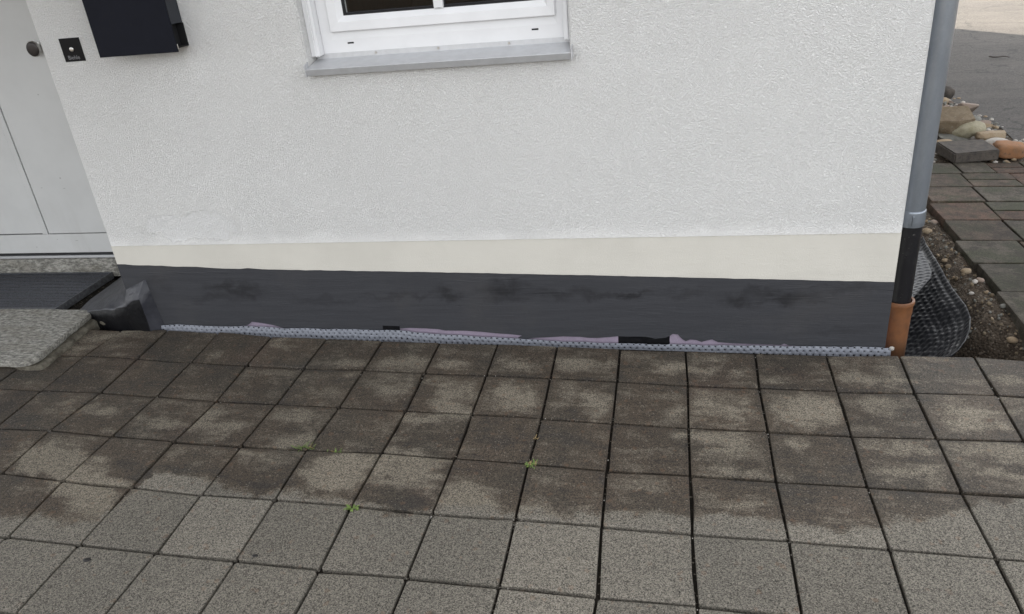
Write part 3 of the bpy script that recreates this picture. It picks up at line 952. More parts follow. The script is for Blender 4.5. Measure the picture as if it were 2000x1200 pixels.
win = mitred('window', -1.402, -0.392, 1.306, 2.43, -1.337, -0.440, 1.392, 2.36, FY, FY + 0.004, FY + 0.07, M['pvc'], house)
mitred('sash', -1.351, -0.426, 1.391, 2.37, -1.291, -0.472, 1.449, 2.31, FY - 0.014, FY + 0.004, FY + 0.055, M['pvc'], win)
mitred('gasket', -1.2925, -0.4705, 1.4475, 2.3115, -1.286, -0.477, 1.454, 2.305, FY + 0.006, FY + 0.008, FY + 0.03, M['gasket'], win)
box('glazing_bar', -0.9065, -0.868, FY - 0.003, FY + 0.016, 1.4485, 2.31, M['pvc'], win, bevel=0.003)
for x0, x1 in ((-1.2862, -0.9063), (-0.8682, -0.4772)):
    box('pane', x0 + 0.0005, x1 - 0.0005, FY + 0.018, FY + 0.024, 1.4542, 2.3048, M['glass'], win)
    mitred('gasket', x0 + 0.0003, x1 - 0.0003, 1.4545, 2.3045, x0 + 0.0055, x1 - 0.0055, 1.460, 2.299, FY + 0.011, FY + 0.012, FY + 0.0175, M['gasket'], win)
for px, py in ((685, 84), (1045, 57.5)):
    q = onY(px, py, FY)
    bm = bmesh.new()
    bm_box(bm, q.x - 0.0135, q.x + 0.0135, FY - 0.0008, FY + 0.004, q.z - 0.0032, q.z + 0.0032, 0.0007)
    link('drain_slot', from_bm(bm, 'drain_slot'), M['void'], win)
# shutter guide rails either side
for x0, x1 in ((-1.4395, -1.4022), (-0.3918, -0.3665)):
    bm = bmesh.new()
    bm_box(bm, x0, x1, FY - 0.045, FY + 0.03, 1.3035, 2.44, 0.0025)
    xm = x0 + (x1 - x0) * 0.62
    bm_box(bm, xm - 0.002, xm + 0.002, FY - 0.052, FY - 0.0452, 1.3035, 2.44, 0.0006)
    link('shutter_rail', from_bm(bm, 'shutter_rail'), M['pvc'], win)
# aluminium sill: upstand, sloping top, front drip edge, end caps
sx0, sx1 = -1.4375, -0.3585
sp = [(FY + 0.004, 1.3085), (FY - 0.004, 1.3085), (FY - 0.0045, 1.2895), (0.0045, 1.2680), (0.0022, 1.2672), (0.0012, 1.2655), (0.0105, 1.2412), (0.0140, 1.2405), (0.0055, 1.2625), (FY + 0.004, 1.2850)]
bm = bmesh.new()
NX = 1
a = [bm.verts.new((WX0 + 0.003 if y > WY - 0.004 else sx0, y, z)) for y, z in sp]
b = [bm.verts.new((WX1 - 0.003 if y > WY - 0.004 else sx1, y, z)) for y, z in sp]
bm.faces.new(a)
bm.faces.new(list(reversed(b)))
for k in range(len(sp)):
    k2 = (k + 1) % len(sp)
    bm.faces.new((a[k], a[k2], b[k2], b[k]))
sill = link('sill', from_bm(bm, 'sill'), M['alu'], win)
for x0, x1 in ((sx0 - 0.004, sx0 - 0.0002), (sx1 + 0.0002, sx1 + 0.004)):
    bm = bmesh.new()
    ol = [(-0.001, 1.2385), (WY - 0.005, 1.2445), (WY - 0.005, 1.293), (-0.001, 1.282)]
    fa = [bm.verts.new((x0, y, z)) for y, z in ol]
    fb = [bm.verts.new((x1, y, z)) for y, z in ol]
    bm.faces.new(fa)
    bm.faces.new(list(reversed(fb)))
    for k in range(4):
        bm.faces.new((fa[k], fa[(k + 1) % 4], fb[(k + 1) % 4], fb[k]))
    link('sill_end_cap', from_bm(bm, 'sill_end_cap'), M['alu'], win)
for px, py in ((734, 100.5), (856, 92), (994, 81.5)):
    q = onY(px, py, FY - 0.005)
    lathe('screw', [(0.0042, FY - 0.0075), (0.0046, FY - 0.0065), (0.0046, FY - 0.0042)], (q.x, 0, 1.3000), M['steel'], win, seg=12, axis='Y')
# inside: window board and a curtain
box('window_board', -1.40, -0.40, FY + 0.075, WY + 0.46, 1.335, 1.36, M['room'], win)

# ------------------------------------------------------------------ entrance door
DZ0 = onY(110, 494.5, DOORY).z
dr0, dr1 = -4.38, -2.70
door = box('door', dr0, dr1, DOORY + 0.012, DOORY + 0.07, DZ0, 2.40, M['gasket'], house)
seam = onY(95, 455, DOORY).x
rz = onY(110, 457, DOORY).z
box('bottom_rail', dr0 + 0.001, dr1 - 0.001, DOORY, DOORY + 0.0118, DZ0 + 0.001, rz - 0.003, M['doorwhite'], door, bevel=0.0015)
box('door_panel', seam + 0.0035, dr1 - 0.001, DOORY - 0.002, DOORY + 0.0118, rz + 0.003, 2.399, M['doorwhite'], door, bevel=0.0015)
box('door_stile', seam - 0.040, seam - 0.0035, DOORY - 0.004, DOORY + 0.0118, rz - 0.001, 2.399, M['doorwhite'], door, bevel=0.002)
box('door_panel', dr0 + 0.001, seam - 0.0408, DOORY + 0.003, DOORY + 0.0118, rz + 0.003, 2.398, M['doorwhite'], door, bevel=0.0015)
kq = onY(66, 96, DOORY - 0.05)
ky = DOORY
lathe('knob', [(0.026, ky - 0.003), (0.026, ky - 0.010), (0.013, ky - 0.012), (0.013, ky - 0.034), (0.036, ky - 0.040), (0.039, ky - 0.046), (0.039, ky - 0.055), (0.0365, ky - 0.058)], (kq.x, 0, kq.z), M['steel'], door, axis='Y')
lathe('knob_cap', [(0.036, ky - 0.0583), (0.034, ky - 0.0600), (0.02, ky - 0.0615)], (kq.x, 0, kq.z), M['knobdark'], door, axis='Y')
z0t = onY(110, 505, DOORY - 0.02).z
box('threshold_profile', -4.39, XL + 0.1, DOORY - 0.018, DOORY + 0.06, z0t, DZ0 - 0.012, M['alu'], house, bevel=0.002)
box('weather_strip', -4.38, -2.70, DOORY - 0.006, DOORY + 0.03, DZ0 - 0.0118, DZ0 - 0.0005, M['gasket'], house)
bm = bmesh.new()
bm_box(bm, -4.39, XL + 0.2, DOORY - 0.034, DOORY + 0.05, 0.085, z0t - 0.001, 0.004)
link('threshold_stone', from_bm(bm, 'threshold_stone'), M['granite'], house)
box('entrance_footing', -4.62, -2.70, SLAB_Y1 + 0.004, DOORY - 0.036, -0.3, 0.070, M['dirt'], house)

# coated lump of concrete at the foot of the corner
A = Vector((-2.519, WY - 0.003, 0.322))
back = [A, Vector((XL - 0.004, WY + 0.03, 0.300)), Vector((-2.82, 0.34, 0.225)), Vector((-3.085, 0.598, 0.118))]
front = [onY(269, 577, -0.014), onY(244, 592, -0.008), onY(204, 601, 0.02), onY(148, 606, 0.110)]


def lump(u, v):
    s_ = u * 3
    k = min(2, int(s_))
    f = s_ - k
    b_ = back[k].lerp(back[k + 1], f)
    fr = front[k].lerp(front[k + 1], f)
    p_ = b_.lerp(fr, v)
    edge = min(1, 6 * v) * min(1, 5 * (1 - u) + 0.2)
    p_.z += 0.010 * noise.fractal(p_ * 14, 1.0, 2.0, 4) * edge - 0.018 * max(0, v - 0.78) / 0.22
    return p_


NU, NV = 30, 16
verts, faces, mats = [], [], []
for j in range(NV + 1):
    for i in range(NU + 1):
        verts.append(lump(i / NU, j / NV))
for j in range(NV):
    for i in range(NU):
        a = j * (NU + 1) + i
        faces.append((a, a + 1, a + NU + 2, a + NU + 1))
        mats.append(0)
n0 = len(verts)                             # front skirt
for r in range(1, 7):
    for i in range(NU + 1):
        p_ = verts[NV * (NU + 1) + i].copy()
        zb = -0.12
        q = p_.lerp(Vector((p_.x + 0.02 * (i / NU), p_.y + 0.012, zb)), r / 6)
        q.y += (0.012 * noise.noise(q * 11)) if r > 1 else 0
        verts.append(q)
for r in range(6):
    for i in range(NU):
        a = (NV * (NU + 1) + i) if r == 0 else n0 + (r - 1) * (NU + 1) + i
        b = n0 + r * (NU + 1) + i
        faces.append((a, a + 1, b + 1, b))
        drip = noise.noise(Vector((i * 0.55, r * 0.3, 2))) > 0.75
        mats.append(0 if r == 0 and drip else 1)
n1 = len(verts)                             # right-hand flank, bulging a little towards the wall
side = [verts[j * (NU + 1)] for j in range(NV + 1)]
for r in range(1, 7):
    for j in range(NV + 1):
        p_ = side[j].copy()
        q = Vector((p_.x + 0.050 * (r / 6) ** 1.5, p_.y, p_.z + (-0.12 - p_.z) * r / 6))
        q.x += 0.006 * noise.noise(q * 18)
        if j == NV:
            q = verts[n0 + (r - 1) * (NU + 1)].copy()
        elif j > 0:
            q.x = q.x * (1 - (j / NV) ** 2) + verts[n0 + (r - 1) * (NU + 1)].x * (j / NV) ** 2
        verts.append(q)
for r in range(6):
    for j in range(NV):
        a = j * (NU + 1) if r == 0 else n1 + (r - 1) * (NV + 1) + j
        a2 = (j + 1) * (NU + 1) if r == 0 else n1 + (r - 1) * (NV + 1) + j + 1
        b = n1 + r * (NV + 1) + j
        faces.append((a, b, b + 1, a2))
        mats.append(0)
me = bpy.data.meshes.new('coated_footing')
me.from_pydata([tuple(v) for v in verts], [], faces)
for p_, k in zip(me.polygons, mats):
    p_.material_index = k
bm = bmesh.new()
bm.from_mesh(me)
bmesh.ops.remove_doubles(bm, verts=bm.verts, dist=0.0004)
bmesh.ops.recalc_face_normals(bm, faces=bm.faces)
bm.to_mesh(me)
bm.free()
lo_ = link('coated_footing', me, [M['coat'], M['black']], house, smooth=True)
# ------------------------------------------------------------------ grating in front of the door
gr = empty('foot_grating', (-3.19, 0.12, 0.10), 'dark ribbed foot grating sunk in front of the white door', 'grating')
gx0, gx1 = -4.36, -3.192
gy0, gy1 = SLAB_Y1 + 0.010, DOORY - 0.040
bm = bmesh.new()
bm_box(bm, gx1 - 0.004, gx1, gy0, gy1, 0.078, 0.1185, 0.0006)
bm_box(bm, gx0, gx0 + 0.004, gy0, gy1, 0.078, 0.1185, 0.0006)
bm_box(bm, gx0 + 0.0042, gx1 - 0.0042, gy0, gy0 + 0.004, 0.078, 0.1180, 0.0006)
bm_box(bm, gx0 + 0.0042, gx1 - 0.0042, gy1 - 0.004, gy1, 0.078, 0.1180, 0.0006)
link('frame', from_bm(bm, 'frame'), M['gratef'], gr)
ns = 23
mesh_sl = None
for k in range(ns):
    y = gy0 + 0.014 + (gy1 - gy0 - 0.028) * k / (ns - 1)
    if mesh_sl is None:
        bm = bmesh.new()
        bm_box(bm, gx0 + 0.006, gx1 - 0.006, -0.006, 0.006, -0.012, 0.0, 0.0012)
        mesh_sl = from_bm(bm, 'slat')
        mesh_sl.materials.append(M['grate'])
    o = link('slat', mesh_sl, None, gr)
    o.location = (0, y, 0.1155 + random.uniform(-0.0008, 0.0008))
bm = bmesh.new()
x = gx0 + 0.03
while x < gx1 - 0.02:
    bm_box(bm, x - 0.002, x + 0.002, gy0 + 0.006, gy1 - 0.006, 0.098, 0.1030)
    x += 0.03
link('cross_bars', from_bm(bm, 'cross_bars'), M['grate'], gr)

# ------------------------------------------------------------------ granite doorstep on its mortar bed
step = empty('doorstep', (-3.5, -0.15, 0.085), 'rough grey granite doorstep slab with a broken front corner', 'doorstep')
ol = []
for a, b in ((183, 606), (150, 633), (110, 666), (78, 693), (68, 699), (56, 702.5), (30, 706.5), (0, 705)):
    q = onZ(a, b, SLAB_Z)
    ol.append((q.x, q.y))
ol += [(-4.6, ol[-1][1] + 0.004), (-4.6, SLAB_Y1), (SLAB_X - 0.3, SLAB_Y1)]
# denser, hewn outline
def dens_outline(ol, step_, amp, seed):
    out = []
    for k in range(len(ol)):
        a, b = Vector(ol[k]), Vector(ol[(k + 1) % len(ol)])
        n = max(1, int((b - a).length / step_))
        for m_ in range(n):
            p_ = a.lerp(b, m_ / n)
            nn = Vector((noise.noise(Vector((p_.x * 22, p_.y * 22, seed))), noise.noise(Vector((p_.x * 22, p_.y * 22, seed + 5)))))
            out.append(p_ + nn * amp)
    return out


def slab(name, pts, rings_, mat, parent):
    bm = bmesh.new()
    cx = sum(p_.x for p_ in pts) / len(pts)
    cy = sum(p_.y for p_ in pts) / len(pts)
    rr = random.Random(3)
    rs = []
    for off_, z, jz in rings_:
        ring = []
        for p_ in pts:
            dd = (p_ - Vector((cx, cy))).normalized()
            q = p_ - dd * off_
            ring.append(bm.verts.new((q.x, q.y, z + rr.uniform(-jz, jz))))
        rs.append(ring)
    bm.faces.new(rs[0])
    for a, b in zip(rs, rs[1:]):
        for k in range(len(pts)):
            bm.faces.new((a[k], a[(k + 1) % len(pts)], b[(k + 1) % len(pts)], b[k]))
    return link(name, from_bm(bm, name), mat, parent)


so = dens_outline(list(reversed(ol)), 0.018, 0.0035, 1.0)
slab('stone_slab', so, [(0.003, SLAB_Z, 0.0), (0.0, SLAB_Z - 0.004, 0.0015), (0.001, SLAB_Z - 0.018, 0.002), (0.006, SLAB_Z - 0.032, 0.002), (0.016, SLAB_Z - 0.036, 0.001)], M['granite'], step)
mo = [(x + 0.030 if x > -3.2 else x, y - 0.006) for x, y in ol[:6]] + [(ol[6][0] - 0.02, ol[6][1] + 0.02), (ol[7][0], ol[7][1] + 0.03)] + ol[8:]
mo = dens_outline(list(reversed(mo)), 0.015, 0.008, 9.0)
slab('mortar_bed', mo, [(0.02, SLAB_Z - 0.0365, 0.0), (0.006, SLAB_Z - 0.040, 0.003), (0.0, 0.076, 0.003), (0.0, 0.03, 0.0)], M['mortar'], step)


# lumps and stones -------------------------------------------------
def rock_mesh(name, sx, sy, sz, seed, sub=2, amp=0.22, freq=1.6, flat=0.0, boxy=0.0):
    bm = bmesh.new()
    bmesh.ops.create_icosphere(bm, subdivisions=sub, radius=1.0)
    for v in bm.verts:
        p_ = v.co.copy()
        if boxy:
            m_ = max(abs(p_.x), abs(p_.y), abs(p_.z))
            p_ = p_.lerp(p_ / m_, boxy)
        r = 1 + amp * noise.fractal(v.co * freq + Vector((seed, seed * 2.1, 0)), 1.0, 2.0, 3)
        p_ *= r
        if flat and p_.z > flat:
            p_.z = flat + (p_.z - flat) * 0.25
        v.co = Vector((p_.x * sx, p_.y * sy, p_.z * sz))
    me = from_bm(bm, name)
    return me


def hull_mesh(name, sx, sy, sz, seed, n=16, bev=0.025):
    """an angular broken stone"""
    rr = random.Random(int(seed * 100))
    bm = bmesh.new()
    for _ in range(n):
        v = Vector((rr.gauss(0, 1), rr.gauss(0, 1), rr.gauss(0, 1))).normalized()
        m_ = max(abs(v.x), abs(v.y), abs(v.z))
        v = v.lerp(v / m_, 0.75) * rr.uniform(0.88, 1.08)
        bm.verts.new((v.x * sx, v.y * sy, v.z * sz))
    r_ = bmesh.ops.convex_hull(bm, input=bm.verts)
    bmesh.ops.delete(bm, geom=[v for v in bm.verts if not v.link_faces], context='VERTS')
    bmesh.ops.dissolve_limit(bm, angle_limit=0.2, verts=bm.verts, edges=bm.edges)
    bmesh.ops.bevel(bm, geom=list(bm.edges), offset=min(sx, sy, sz) * bev * 2, segments=2, affect='EDGES')
    return from_bm(bm, name)


def rock(name, loc, size, seed, mat, rot=(0, 0, 0), label=None, cat=None, group=None, parent=None, kind=None, smooth=True, **kw):
    hull = kw.pop('hull', 0)
    o = link(name, hull_mesh(name, *size, seed, hull) if hull else rock_mesh(name, *size, seed, **kw), mat, parent, label=label, cat=cat, group=group, kind=kind, smooth=smooth and not hull)
    o.location = loc
    o.rotation_euler = rot
    return o


for k, (px, py, s_) in enumerate(((205, 630, 0.017), (88, 712, 0.012))):
    q = onG(px, py, 0.008)
    rock('mortar_lump', q, (s_ * 1.5, s_, s_ * 0.8), k * 3.3, M['mortar'], rot=(0, 0, k), parent=step, sub=2, amp=0.35)

# torn foil standing in the gap
q = onG(232, 636)
bm = bmesh.new()
pr = [bm.verts.new(Vector((q.x, q.y + 0.012, q.z - 0.03)) + Vector(v)) for v in ((-0.010, 0, 0), (0.050, 0.0, 0.0), (0.046, -0.006, 0.026), (0.016, -0.004, 0.044), (-0.002, 0.004, 0.075), (-0.012, 0.006, 0.062), (-0.014, 0.003, 0.03))]
bm.faces.new(pr)
me = from_bm(bm, 'torn_foil')
o = link('torn_foil', me, M['foil'], label='small torn scrap of pale foil in front of the black footing', cat='foil scrap')
md = o.modifiers.new('thickness', 'SOLIDIFY')
md.thickness = 0.0015

# ------------------------------------------------------------------ fleece-backed dimpled membrane along the plinth
mt = [(300, 636.5), (345, 634), (420, 637.5), (490, 638), (560, 641), (620, 642.5), (710, 644), (780, 645.5), (820, 650), (900, 656), (1008, 661), (1100, 667.5), (1210, 671), (1311, 673), (1430, 675), (1572, 676.5), (1717, 678.5), (1746, 681)]
mtw = [(onY(a, b, 0.029).x, onY(a, b, 0.029).z) for a, b in mt]


def mem_top(x):
    for (xa, za), (xb, zb) in zip(mtw, mtw[1:]):
        if x <= xb:
            return za + (zb - za) * max(0, (x - xa) / (xb - xa))
    return mtw[-1][1]


ma, mb = mtw[0][0], 0.918
PITCH = 0.0272
nxm = int((mb - ma) / 0.0030)
nzm = 24


DARK = []


def fleece(u, v):
    x = ma + (mb - ma) * u
    top = mem_top(x) + 0.0035 * noise.noise(Vector((x * 9, 0, 0))) + 0.0025 * noise.noise(Vector((x * 31, 0, 0))) + 0.0015 * noise.noise(Vector((x * 90, 0, 0)))
    dwn = 0.0032 * nzm * v
    z = top - dwn
    rowi = int(math.floor((dwn + 0.002) / (PITCH * 0.62)))
    cz = (rowi + 0.5) * PITCH * 0.62 - 0.002
    xs_ = x + (PITCH / 2 if rowi % 2 else 0)
    cxm = (math.floor(xs_ / PITCH) + 0.5) * PITCH
    r = math.hypot(xs_ - cxm, (dwn - cz) * 1.0)
    dimple = 0.0078 * (1 - sst(0.0036, 0.0064, r))
    DARK.append(r < 0.0052)
    y = 0.0262 + 0.0038 * noise.noise(Vector((x * 7, z * 6, 1))) - 0.10 * dwn + dimple
    if v < 0.06:
        y += 0.002
    return Vector((x, min(y, WY - 0.004), z))


me = grid_mesh('fleece_membrane', nxm, nzm, fleece)
fl = link('fleece_membrane', me, [M['fleece'], M['memb']], smooth=True, label='light blue-grey dimpled membrane strip between plinth and pavers', cat='membrane')
for p_ in me.polygons:
    if sum(DARK[k] for k in p_.vertices) >= 3:
        p_.material_index = 1
md = fl.modifiers.new('thickness', 'SOLIDIFY')
md.thickness = 0.0012
q = onG(1748, 686)
rock('mortar_crumb', (0.922, 0.032, mtw[-1][1] - 0.002), (0.011, 0.008, 0.010), 4.4, M['st_white'], label='pale crumb at the right end of the light membrane strip', cat='crumb')

# ------------------------------------------------------------------ downpipe, standpipe, drain socket
PX, PY = 0.9555, 0.150
pz = onY(1787, 437, PY).z
dp = empty('downpipe', (PX, PY, pz), 'grey zinc rain downpipe at the right corner of the house', 'downpipe')
lathe('pipe', [(0.0488, pz + 0.052), (0.0488, 6.0)], (PX, PY), M['zinc'], dp, seg=48)
lathe('sleeve', [(0.0505, pz + 0.002), (0.0525, pz), (0.0535, pz + 0.012), (0.0535, pz + 0.030), (0.0520, pz + 0.040), (0.0525, pz + 0.058), (0.0512, pz + 0.064), (0.0490, pz + 0.066)], (PX, PY), M['zinc'], dp, seg=48)
box('seam_clip', PX - 0.010, PX - 0.001, PY - 0.0570, PY - 0.050, pz + 0.012, pz + 0.050, M['zinc'], dp, bevel=0.0015)
for zc in (1.9, 4.2):
    lathe('pipe_clamp', [(0.0495, zc), (0.053, zc + 0.001), (0.053, zc + 0.028), (0.0495, zc + 0.029)], (PX, PY), M['zinc'], dp, seg=48)
kz = onY(1764, 583, PY).z
sp_ = lathe('standpipe', [(0.0475, kz - 0.10), (0.0475, pz + 0.03), (0.044, pz + 0.031)], (PX, PY), M['pvcblack'], seg=48, label='glossy black standpipe between zinc downpipe and orange drain socket', cat='pipe')
k0 = kz
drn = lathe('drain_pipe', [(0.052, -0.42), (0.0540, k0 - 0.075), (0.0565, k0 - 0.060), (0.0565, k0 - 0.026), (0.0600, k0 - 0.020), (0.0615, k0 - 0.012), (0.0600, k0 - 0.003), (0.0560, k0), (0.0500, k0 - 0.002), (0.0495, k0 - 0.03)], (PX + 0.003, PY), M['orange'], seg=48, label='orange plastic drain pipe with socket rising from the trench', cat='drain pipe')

# ------------------------------------------------------------------ black dimpled membrane curled in the trench
edge_px = [(1858, 697), (1872, 686), (1886, 668), (1895, 645), (1896, 622), (1886, 600), (1868, 575), (1848, 545), (1830, 515), (1812, 482), (1803, 465)]
edge = [onG(a, b, 0.0) for a, b in edge_px]


def poly_at(pts, u):
    s_ = u * (len(pts) - 1)
    k = min(len(pts) - 2, int(s_))
    return pts[k].lerp(pts[k + 1], s_ - k)


inner = [Vector((0.975, 0.012, -0.10)), Vector((0.97, 0.03, -0.17)), Vector((0.965, 0.07, -0.21)), Vector((0.96, 0.13, -0.22)), Vector((0.96, 0.20, -0.22)), Vector((0.96, 0.28, -0.21)),
         Vector((0.97, 0.40, -0.20)), Vector((0.985, 0.56, -0.18)), Vector((1.02, 0.75, -0.15)), Vector((1.10, 1.0, -0.13)), Vector((1.2, 1.2, -0.10))]


def trench_sheet(u, v):
    a = poly_at(inner, u)
    b = poly_at(edge, u)
    p_ = a.lerp(b, v)
    sag = math.sin(math.pi * v) * 0.035 * (1 - 0.5 * u)
    p_.z -= sag
    p_.z += 0.012 * noise.noise(Vector((u * 7, v * 4, 3))) + 0.003 * noise.noise(Vector((u * 40, v * 14, 3)))
    # dimples
    lu, lv = p_.y / 0.034, (b - a).length * (1 - v) / 0.030
    rowi = int(lv)
    lu2 = lu + (0.5 if rowi % 2 else 0)
    r = math.hypot((lu2 - math.floor(lu2) - 0.5), (lv - rowi - 0.5))
    p_ += Vector((-0.35, -0.25, 1.0)) * 0.0040 * math.exp(-(r / 0.26) ** 2)
    p_.z += 0.006 * sst(0.93, 1.0, v)
    return p_


me = grid_mesh('trench_membrane', 300, 80, trench_sheet)
tm = link('trench_membrane', me, M['memb'], smooth=True, label='black dimpled drainage membrane curled in the trench beside the orange pipe', cat='membrane')
md = tm.modifiers.new('thickness', 'SOLIDIFY')
md.thickness = 0.003
# a second torn piece behind the standpipe
f_px = [(1783, 583), (1800, 564), (1817, 545), (1820, 532), (1812, 512), (1800, 492)]
fe = [onG(a, b, 0.05) for a, b in f_px]
fi = [Vector((0.98, 0.34, -0.06)), Vector((0.98, 0.42, -0.06)), Vector((0.99, 0.52, -0.06)), Vector((1.0, 0.62, -0.05)), Vector((1.04, 0.78, -0.05)), Vector((1.12, 0.95, -0.04))]


def flap(u, v):
    p_ = poly_at(fi, u).lerp(poly_at(fe, u), v)
    p_.z += 0.03 * math.sin(math.pi * v)
    lu, lv = p_.y / 0.034, v * 6.99
    rowi = int(lv)
    lu2 = lu + (0.5 if rowi % 2 else 0)
    r = math.hypot((lu2 - math.floor(lu2) - 0.5), (lv - rowi - 0.5))
    p_ += Vector((-0.35, -0.25, 1.0)) * 0.0040 * math.exp(-(r / 0.26) ** 2)
    return p_


o = link('membrane_flap', grid_mesh('membrane_flap', 100, 35, flap), M['memb'], smooth=True, label='small torn flap of black membrane behind the standpipe', cat='membrane')
md = o.modifiers.new('thickness', 'SOLIDIFY')
md.thickness = 0.003

# ------------------------------------------------------------------ side path of mixed pavers
path = link('side_path', grid_mesh('path_bed', 6, 10, lambda u, v: Vector((1.62 + 0.84 * u, -0.01 + 2.7 * v, gz(1.62 + 0.84 * u, -0.01 + 2.7 * v) - 0.022))), M['dirt'], kind='structure')
rowsY = [0.0, 0.262, 0.612, 0.945, 1.245, 1.555, 1.86, 2.14, 2.42, 2.66]
lefts = [1.51, 1.508, 1.517, 1.537, 1.527, 1.560, 1.562, 1.585, 1.60, 1.62]
rp_ = random.Random(21)
for r in range(len(rowsY) - 1):
    y0, y1 = rowsY[r], rowsY[r + 1]
    x = lefts[r + 1] if r + 1 < len(lefts) else 1.62
    first = True
    while x < 2.44:
        w = 0.31 if first else rp_.choice((0.30, 0.15, 0.21, 0.30))
        if x + w > 2.5:
            w = 2.5 - x
        if first and r < 4:
            mk = 'path_grey'
        else:
            mk = rp_.choice(('path_grey', 'path_grey', 'path_grey', 'path_brown', 'path_red') if r > 2 else ('path_grey', 'path_grey', 'path_brown'))
        split = (not first) and rp_.random() < 0.35
        segs = [(y0, y1)] if not split else [(y0, (y0 + y1) / 2), ((y0 + y1) / 2, y1)]
        for (a, b) in segs:
            rr = random.Random(int(x * 1000) + int(a * 100))
            bm = bmesh.new()
            dx = rr.uniform(-0.004, 0.004)
            add_paver(bm, [(x + dx, a), (x + w + dx, a), (x + w + dx, b), (x + dx, b)], rr.uniform(-0.004, 0.004), (rr.uniform(-0.012, 0.012), rr.uniform(-0.012, 0.012)), rr, gap=0.0035, bev=0.006, thick=0.085)
            link('paver', from_bm(bm, 'paver'), M[mk if not split else rp_.choice(('path_red', 'path_brown', mk))], path)
        x += w
        first = False

# ------------------------------------------------------------------ gravel on the trench soil
bm = bmesh.new()
rg = random.Random(5)
n = 0
while n < 620:
    x, y = rg.uniform(1.12, 1.53), rg.uniform(0.03, 2.3)
    e = poly_at(edge, min(1, max(0, y / 1.3)))
    if y < 1.25 and x < e.x + 0.05:
        continue
    s_ = rg.choice((0.0035, 0.004, 0.005, 0.006, 0.008, 0.011)) * rg.uniform(0.8, 1.3)
    mtx = Matrix.Translation((x, y, soil_z(x, y) + s_ * 0.35)) @ Euler((rg.uniform(0, 3), rg.uniform(0, 3), rg.uniform(0, 3))).to_matrix().to_4x4() @ Matrix.Diagonal((s_, s_ * rg.uniform(0.7, 1), s_ * rg.uniform(0.5, 0.8), 1))
    fs = bmesh.ops.create_icosphere(bm, subdivisions=1, radius=1.0, matrix=mtx)
    mi = rg.choice((0, 0, 1, 2, 2))
    for f in {f for v in fs['verts'] for f in v.link_faces}:
        f.material_index = mi
        f.smooth = True
    n += 1
me = from_bm(bm, 'gravel')
link('gravel', me, [M['st_brown'], M['st_tan'], M['st_grey']], kind='stuff', label='small gravel scattered over the open trench soil', cat='gravel')
peb = [(1886, 537, 0.020, 'st_tan', 'tan'), (1902, 562, 0.013, 'st_white', 'pale'), (1912, 559, 0.016, 'st_pink', 'pinkish'), (1897, 574, 0.010, 'st_white', 'pale'), (1824, 437, 0.022, 'st_pink', 'pinkish'), (1811, 455, 0.022, 'st_tan', 'tan'), (1846, 508, 0.014, 'st_tan', 'tan'), (1852, 520, 0.017, 'st_brown', 'brown'), (1980, 652, 0.018, 'st_tan', 'tan'), (1958, 608, 0.014, 'st_grey', 'grey')]
for k, (a, b, s_, mk, cn) in enumerate(peb):
    q = onG(a, b, -0.045)
    q.z = soil_z(q.x, q.y) + s_ * 0.4
    rock('pebble', q, (s_ * 1.3, s_, s_ * 0.8), 2.2 * k, M[mk], rot=(0, 0, k * 1.1), label='rounded %s pebble lying on the brown soil between membrane and side path' % cn, cat='pebble', group='%s pebbles in the trench' % cn, amp=0.15)

# ------------------------------------------------------------------ stones heaped at the end of the path
def px_stone(name, px, py, w, h_, depth, seed, mk, label, dz=0.0, rot=0.0, tilt=(0, 0), cat='stone', **kw):
    """px, py: foot of the stone in the photo, w and h_ its width and height in metres"""
    g_ = onG(px, py)
    loc = Vector((g_.x, g_.y + depth * 0.4, g_.z + h_ * 0.42 + dz))
    return rock(name, loc, (w / 2, depth / 2, h_ / 2), seed, M[mk], rot=(tilt[0], tilt[1], rot), label=label, cat=cat, **kw)


# dark concrete slab lying flat, with a step in its left side
q0, q1, q2, q3 = onG(1863, 321), onG(1950, 313.5), onG(1922, 285), onG(1833, 300)
bm = bmesh.new()
hh = 0.072
ptsl = [q0, q1, q1 + Vector((-0.02, 0.27, 0)), q0 + Vector((-0.045, 0.29, 0))]
for zl, ins in ((0, 0), (hh, 0.0)):
    pass
lo4 = [bm.verts.new((p_.x, p_.y, p_.z + 0.002)) for p_ in ptsl]
up4 = [bm.verts.new((p_.x, p_.y, p_.z + hh + 0.004 * k)) for k, p_ in enumerate(ptsl)]
bm.faces.new(up4)
bm.faces.new(list(reversed(lo4)))
for k in range(4):
    bm.faces.new((lo4[k], lo4[(k + 1) % 4], up4[(k + 1) % 4], up4[k]))
bmesh.ops.bevel(bm, geom=list(bm.edges), offset=0.008, segments=2, affect='EDGES')
link('concrete_slab', from_bm(bm, 'concrete_slab'), M['st_dark'], label='dark weathered flat concrete slab lying at the end of the side path', cat='slab')
ob = rock('old_brick', onG(1976, 309) + Vector((0, 0.07, 0.040)), (0.088, 0.075, 0.046), 3.0, M['st_brick'], rot=(0.05, 0.08, -0.12), label='weathered orange brick beside the dark flat slab', cat='brick', sub=3, amp=0.05, freq=2.5, boxy=0.97)
px_stone('boulder', 1855, 272, 0.34, 0.30, 0.26, 1.3, 'st_brown', 'large brown boulder with a flat slanting face behind the downpipe', rot=0.45, tilt=(-0.5, 0.12), cat='boulder', hull=14)
px_stone('boulder', 1892, 274, 0.27, 0.14, 0.22, 5.1, 'st_green', 'rounded greenish boulder behind the dark flat slab', cat='boulder', sub=3, amp=0.14, rot=0.3)
px_stone('stone', 1938, 280, 0.20, 0.095, 0.16, 8.2, 'st_tan', 'flat tan stone above the pale pebble', hull=18)
px_stone('stone', 1950, 288, 0.16, 0.06, 0.12, 9.7, 'st_white', 'pale rounded stone between dark slab and orange brick', sub=3, amp=0.08)
